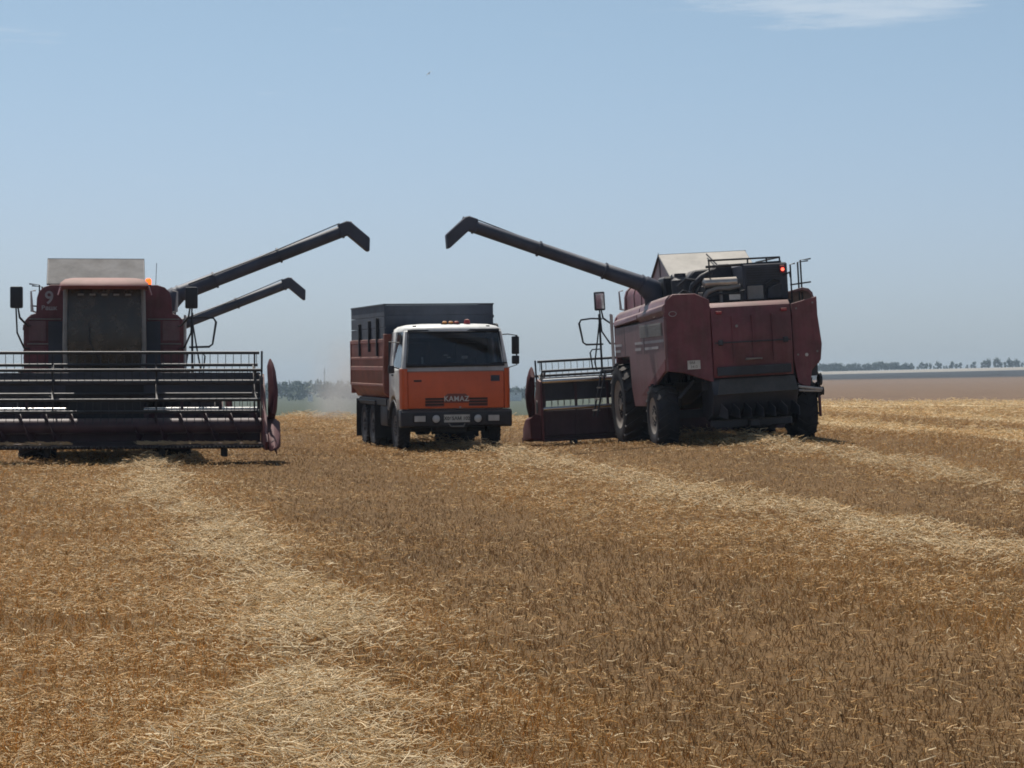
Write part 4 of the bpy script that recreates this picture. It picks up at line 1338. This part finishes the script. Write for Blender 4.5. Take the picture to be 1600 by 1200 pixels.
    cs = [(-BW, ZM), (-BW, 1.42), (-BW + 0.16, ZL), (BW - 0.16, ZL), (BW, 1.42), (BW, ZM), (BW - 0.06, ZM), (BW - 0.06, 1.46), (BW - 0.2, ZL + 0.06), (-BW + 0.2, ZL + 0.06), (-BW + 0.06, 1.46), (-BW + 0.06, ZM)]
    box = MB().prism(cs, 'y', BB, BF).build('tipper_body', 'boxred', R, 0.01)
    # red front wall with raked edge frames
    MB().prism([(-BW + 0.07, ZL + 0.07), (BW - 0.07, ZL + 0.07), (BW - 0.07, ZTOP - 0.04), (-BW + 0.07, ZTOP - 0.04)], 'y', BF - 0.10, BF - 0.04).build('front_wall', 'board', box)
    MB().box(-BW, BW, BB - 0.02, BB + 0.05, ZL + 0.07, ZM).build('tailgate', 'boxred', box, 0.01)
    for s in (-1, 1):
        MB().loft([[(s * (BW + 0.015), BF + 0.16, 2.64), (s * (BW - 0.30), BF + 0.16, 2.64), (s * (BW - 0.30), BF - 0.02, 2.64), (s * (BW + 0.015), BF - 0.02, 2.64)],
                   [(s * (BW + 0.015), BF + 0.03, 2.0), (s * (BW - 0.14), BF + 0.03, 2.0), (s * (BW - 0.14), BF - 0.02, 2.0), (s * (BW + 0.015), BF - 0.02, 2.0)],
                   [(s * (BW + 0.015), BF + 0.03, 1.30), (s * (BW - 0.30), BF + 0.03, 1.30), (s * (BW - 0.30), BF - 0.02, 1.30), (s * (BW + 0.015), BF - 0.02, 1.30)],
                   [(s * (BW - 0.12), BF + 0.03, ZL + 0.01), (s * (BW - 0.30), BF + 0.03, ZL + 0.01), (s * (BW - 0.30), BF - 0.02, ZL + 0.01), (s * (BW - 0.12), BF - 0.02, ZL + 0.01)]]).build('front_post', 'boxred', box, 0.01)
        # pressed horizontal ribs and end posts
        for (z0, z1) in ((1.44, 1.50), (1.80, 1.90), (2.06, 2.12), (2.44, 2.53)):
            MB().box(s * BW, s * (BW + 0.022), BB + 0.1, BF - 0.05, z0, z1).build('side_rib', 'boxred', box, 0.008)
        for y in (BB + 0.02, BF - 0.06):
            MB().box(s * BW, s * (BW + 0.02), y - 0.05, y + 0.05, 1.44, ZM).build('side_post', 'boxred', box, 0.012)
        # extension boards
        nb = 3
        for k in range(nb):
            z0 = ZM + 0.01 + k * (ZTOP - ZM) / nb
            MB().box(s * (BW - 0.05), s * (BW - 0.015), BB, BF, z0, z0 + (ZTOP - ZM) / nb - 0.012).build('side_board', 'board', box, 0.004)
        for i, y in enumerate((-2.85, -4.05, -5.55)):
            MB().box(s * (BW - 0.013), s * (BW + 0.055), y - 0.035, y + 0.035, 2.14 + 0.05 * i * (2 - i) * 2, 3.02 - 0.05 * i).build('stake', 'black', box, 0.008)
        MB().box(s * (BW - 0.06), s * (BW + 0.0), BB, BF, ZTOP - 0.002, ZTOP + 0.03).build('top_rail', 'dark', box)
    for k in range(3):
        z0 = 2.62 + k * (ZTOP - 2.62) / 3
        MB().box(-BW + 0.05, BW - 0.05, BF - 0.04, BF - 0.005, z0, z0 + (ZTOP - 2.62) / 3 - 0.004).build('front_board', 'board', box, 0.003)
    MB().box(-BW, BW, BF - 0.05, BF + 0.01, ZTOP, ZTOP + 0.03).build('top_rail', 'dark', box)
    for k in range(3):
        z0 = ZM + 0.01 + k * (ZTOP - ZM) / 3
        MB().box(-BW + 0.05, BW - 0.05, BB, BB + 0.035, z0, z0 + (ZTOP - ZM) / 3 - 0.01).build('rear_board', 'board', box)
    MB().lathe([(0.05, 0), (0.11, 0.02), (0.11, 0.12), (0.05, 0.14)], 'x', 14, trm(-BW - 0.12, BF - 0.1, 2.76)).build('tarp_roller', 'black', box)
    MB().box(-BW - 0.02, -BW + 0.02, BF - 0.16, BF - 0.08, 3.0, 3.06).build('tarp_hook', 'black', box)
    MB().box(-1.05, 1.05, BB + 0.1, -2.1, 0.97, ZL - 0.005).build('subframe', 'black', R, 0.01)
    for s in (-1, 1):
        MB().slab([(s * 0.60, -6.45, 1.12), (s * 1.26, -6.45, 1.12), (s * 1.26, -6.5, 0.2), (s * 0.60, -6.5, 0.2)], 0.015).build('mud_flap', 'rubber', R)
        MB().box(s * 1.12, s * 1.2, -6.4, -2.3, 1.0, 1.165).build('side_skirt', 'black', R, 0.01)
    # grain heap inside
    g = MB()
    nx, ny = 8, 16
    vs, fs = [], []
    for j in range(ny + 1):
        for i in range(nx + 1):
            u, v = i / nx * 2 - 1, j / ny * 2 - 1
            vs.append((u * (BW - 0.08), (BF + BB) / 2 + v * ((BF - BB) / 2 - 0.12), 2.55 + 0.45 * max(0, 1 - u * u) * max(0, 1 - v * v)))
    for j in range(ny):
        for i in range(nx):
            a = j * (nx + 1) + i
            fs.append((a, a + 1, a + nx + 2, a + nx + 1))
    g.add(vs, fs).build('grain_load', 'canvas', box)
    return R


truck = build_truck()
TY = 56.6
seat_on_ground(truck, px(714, TY), TY, RAD(180 + 12), [(1.03, -1.3), (-1.03, -1.3), (1.0, -5), (-1.0, -5)], 0.02)
tag(truck, 'orange and white tipper truck with tall dark boards parked between the combines', 'truck')


# ------------------------------------------------------------------ far trees, woods, houses, mast
def foliage_mat(name, c1_, c2_):
    m, nt, b = newmat(name)
    oi = N(nt, 'ShaderNodeNewGeometry')
    nz = N(nt, 'ShaderNodeTexNoise', Scale=0.5, Detail=3.0)
    nt.links.new(oi.outputs['Position'], nz.inputs['Vector'])
    nt.links.new(mixc(nt, maprange(nt, nz.outputs['Fac'], 0.3, 0.7), c1_, c2_), b.inputs['Base Color'])
    b.inputs['Roughness'].default_value = 0.7
    b.inputs['Specular IOR Level'].default_value = 0.2
    return m


M['leaf'] = foliage_mat('foliage', (0.035, 0.055, 0.022), (0.075, 0.10, 0.038))
M['bark'] = paint('bark', (0.09, 0.07, 0.05), 0.9, 0.1)


def crown_mb(rs, h, w, n, leaf, z0, sparse=False):
    mb = MB()
    nc = rs.randint(6, 10)
    cl_ = []
    for k in range(nc):
        t = rs.random()
        cz = z0 + (h - z0) * (0.15 + 0.75 * t)
        rad = w * (0.5 if sparse else 0.62) * math.sqrt(max(0.08, 1 - (2 * t - 0.75) ** 2))
        a = rs.uniform(0, 2 * PI)
        q = rs.uniform(0.1, 0.8) * rad
        cl_.append((q * math.cos(a), q * math.sin(a), cz, rs.uniform(0.22, 0.38) * w * (0.8 if sparse else 1.1)))
    for i in range(n):
        cx, cy, cz, cr = rs.choice(cl_)
        d = Vector((rs.gauss(0, 1), rs.gauss(0, 1), rs.gauss(0, 1))).normalized() * cr * (rs.random() ** 0.45)
        p = Vector((cx, cy, cz)) + d
        X = Matrix.Translation(p) @ Euler((rs.uniform(0, PI), rs.uniform(0, PI), rs.uniform(0, PI))).to_matrix().to_4x4()
        s = leaf * rs.uniform(0.6, 1.3)
        mb.add([(-s, -s * 0.6, 0), (s, -s * 0.5, 0), (s * 0.8, s * 0.6, 0), (-s * 0.7, s * 0.7, 0)], [(0, 1, 2, 3)], X)
    return mb


def tree_kind(seed, h, w, sparse):
    rs = random.Random(seed)
    cr = crown_mb(rs, h, w, 240 if sparse else 420, 0.34, h * (0.12 if sparse else 0.0), sparse).mesh('crown', 'leaf')
    tr = MB().tube([(0, 0, -0.5), (0.05, 0, h * 0.35), (0.0, 0.05, h * 0.75)], 0.15, 6, radii=[0.2, 0.15, 0.05])
    for k in range(4):
        a = rs.uniform(0, 2 * PI)
        z = h * rs.uniform(0.25, 0.5)
        tr.tube([(0, 0, z), (math.cos(a) * w * 0.3, math.sin(a) * w * 0.3, z + h * 0.25)], 0.05, 5)
    return cr, tr.mesh('trunk', 'bark')


KIND_DENSE = [tree_kind(20 + i, 6.4, 5.2, False) for i in range(4)]
KIND_OPEN = [tree_kind(40 + i, 6.0, 4.4, True) for i in range(4)]
rs = random.Random(3)


def plant(kind, x, y, s, label, group):
    cr, tr = kind
    r = empty('windbreak_tree')
    r.location = (x, y, gzf(x, y) - 0.9)
    r.rotation_euler = (0, 0, rs.uniform(0, 2 * PI))
    r.scale = (s * rs.uniform(0.9, 1.15), s * rs.uniform(0.9, 1.15), s)
    tag(r, label, 'tree', group)
    link('trunk', tr, r)
    link('crown', cr, r)


p = 1268
while p < 1421:
    Y = 1880 + rs.uniform(-15, 15)
    if not (1305 < p < 1308 or 1338 < p < 1340):
        plant(rs.choice(KIND_DENSE), px(p, Y), Y, rs.uniform(0.90, 1.06), 'tree in the close dark windbreak on the horizon beside the right combine', 'close windbreak trees')
    p += rs.uniform(3.6, 6.0)
p = 1424
while p < 1640:
    Y = 1880 + rs.uniform(-25, 25)
    gap = rs.random()
    plant(rs.choice(KIND_OPEN), px(p, Y), Y, rs.uniform(0.5, 1.05) * (1.0 + 0.22 * (p > 1520)), 'airy tree in the thin gappy windbreak at the right edge of the horizon', 'thin windbreak trees')
    p += rs.uniform(3.6, 6.5) + (6 if gap > 0.9 else 0)

# wooded village hillside to the left
wm = MB()
for k in range(260):
    Y = rs.uniform(1350, 2000)
    pp = rs.uniform(330, 860)
    x = px(pp, Y)
    top = 1.0 - 0.25 * ((pp - 490) / 120) ** 2 if pp < 600 else 0.62
    h = max(4.5, 10.5 * min(1, max(0.5, top))) * rs.uniform(0.8, 1.05) * (Y / 2000) ** 0.5
    c = crown_mb(rs, h, h * 0.95, 80, 0.75, 0.5)
    wm.add(c.v, c.f, trm(x, Y, gzf(x, Y)))
tag(wm.build('distant_woods', 'leaf'), 'hazy blue-green woods on the hillside behind the truck', 'woods', kind='stuff')


def house(p, Y, z, w, h, label):
    r = empty('village_house')
    x = px(p, Y)
    r.location = (x, Y, gzf(x, Y))
    MB().box(-w / 2, w / 2, -2.5, 2.5, -1, z + h).build('wall', 'white', r)
    MB().prism([(-w / 2 - 0.4, z + h), (w / 2 + 0.4, z + h), (0, z + h + 0.9)], 'y', -2.8, 2.8).build('roof', 'grey', r)
    MB().box(-0.4, 0.4, -2.56, -2.5, z + h - 1.3, z + h - 0.5).build('window', 'ink', r)
    tag(r, label, 'house', 'village houses')


house(477, 1900, 7.6, 2.6, 1.6, 'white house among the woods at the left of the ridge')
house(508, 1900, 7.6, 2.8, 1.7, 'white house on the wooded ridge right under the mast')
house(485, 1330, 1.2, 2.4, 2.6, 'pale house lower down the wooded slope')
house(806, 1330, 1.5, 6.0, 3.0, 'pale house seen between the truck and the right combine')
mx = px(507, 1950)
mast = empty('mast')
mast.location = (mx, 1950, gzf(mx, 1950))
mb = MB()
for s in ((-0.5, -0.5), (0.5, -0.5), (0.5, 0.5), (-0.5, 0.5)):
    mb.tube([(s[0], s[1], 0), (s[0] * 0.3, s[1] * 0.3, 20.5)], 0.10, 4)
for k in range(12):
    z, q = k * 1.7, 0.5 - 0.35 * k / 12
    mb.tube([(-q, -q, z), (q, -q, z + 1.6)], 0.06, 4).tube([(q, q, z), (-q, q, z + 1.6)], 0.06, 4)
mb.build('lattice', 'dark', mast)
MB().tube([(-0.9, 0, 17.2), (0.9, 0, 17.2)], 0.15, 4).tube([(-0.7, 0, 18.6), (0.7, 0, 18.6)], 0.12, 4).build('cross_arm', 'dark', mast)
tag(mast, 'thin mast rising above the woods on the ridge left of the truck', 'mast')

# a bird high over the field
bd = empty('bird')
by = 170.0
bd.location = (px(670, by), by, CAM_Z + (615 - 115) / 4000 * by)
bd.rotation_euler = (0.3, RAD(-40), 0.5)
MB().loft([[(0.03 * k_ * math.cos(a), y, 0.03 * k_ * math.sin(a)) for a in [2 * PI * i / 8 for i in range(8)]] for (y, k_) in ((-0.12, 0.1), (-0.06, 0.8), (0.02, 1.0), (0.09, 0.7), (0.13, 0.1))]).build('body', 'black', bd)
for s in (-1, 1):
    MB().slab([(0, -0.04, 0.01), (s * 0.13, -0.02, 0.05), (s * 0.26, -0.10, 0.02), (s * 0.14, 0.05, 0.05), (0, 0.06, 0.01)], 0.006).build('wing', 'black', bd)
tag(bd, 'small dark bird flying in the open sky above the augers', 'bird')

# ------------------------------------------------------------------ air
def haze():
    zmin = -8.0
    o = MB().box(-4200, 4200, -4200, 4200, zmin - 6, 48).build('haze', 'white')
    m = bpy.data.materials.new('haze_air')
    m.use_nodes = True
    nt = m.node_tree
    nt.nodes.remove(nt.nodes['Principled BSDF'])
    pv = nt.nodes.new('ShaderNodeVolumePrincipled')
    pv.inputs['Color'].default_value = (0.66, 0.83, 1.0, 1)
    pv.inputs['Density'].default_value = 1.75e-4
    pv.inputs['Anisotropy'].default_value = 0.0
    nt.links.new(pv.outputs[0], nt.nodes['Material Output'].inputs['Volume'])
    o.data.materials.clear()
    o.data.materials.append(m)
    tag(o, 'thin blue summer haze over the whole field', 'haze', kind='stuff')


haze()


def dust_cloud():
    bm = bmesh.new()
    bmesh.ops.create_icosphere(bm, subdivisions=3, radius=1.0)
    me = bpy.data.meshes.new('dust_cloud')
    bm.to_mesh(me)
    bm.free()
    o = link('dust_cloud', me, None, (-5.75, 88, 1.6))
    o.scale = (1.6, 6, 2.7)
    m = bpy.data.materials.new('dust_air')
    m.use_nodes = True
    nt = m.node_tree
    nt.nodes.remove(nt.nodes['Principled BSDF'])
    pv = nt.nodes.new('ShaderNodeVolumePrincipled')
    pv.inputs['Color'].default_value = (0.80, 0.74, 0.70, 1)
    tc = N(nt, 'ShaderNodeTexCoord')
    ln = N(nt, 'ShaderNodeVectorMath', operation='LENGTH')
    nt.links.new(tc.outputs['Object'], ln.inputs[0])
    nz = N(nt, 'ShaderNodeTexNoise', Scale=1.6, Detail=3.0, Roughness=0.6)
    nt.links.new(tc.outputs['Object'], nz.inputs['Vector'])
    fall = maprange(nt, ln.outputs['Value'], 0.15, 0.98, 1.0, 0.0)
    dn = mmul(nt, mmul(nt, fall, maprange(nt, nz.outputs['Fac'], 0.32, 0.7, 0.15, 1.0)), 0.26)
    nt.links.new(dn, pv.inputs['Density'])
    nt.links.new(pv.outputs[0], nt.nodes['Material Output'].inputs['Volume'])
    me.materials.append(m)
    tag(o, 'pale dust hanging in the air behind the truck', 'dust', kind='stuff')


dust_cloud()
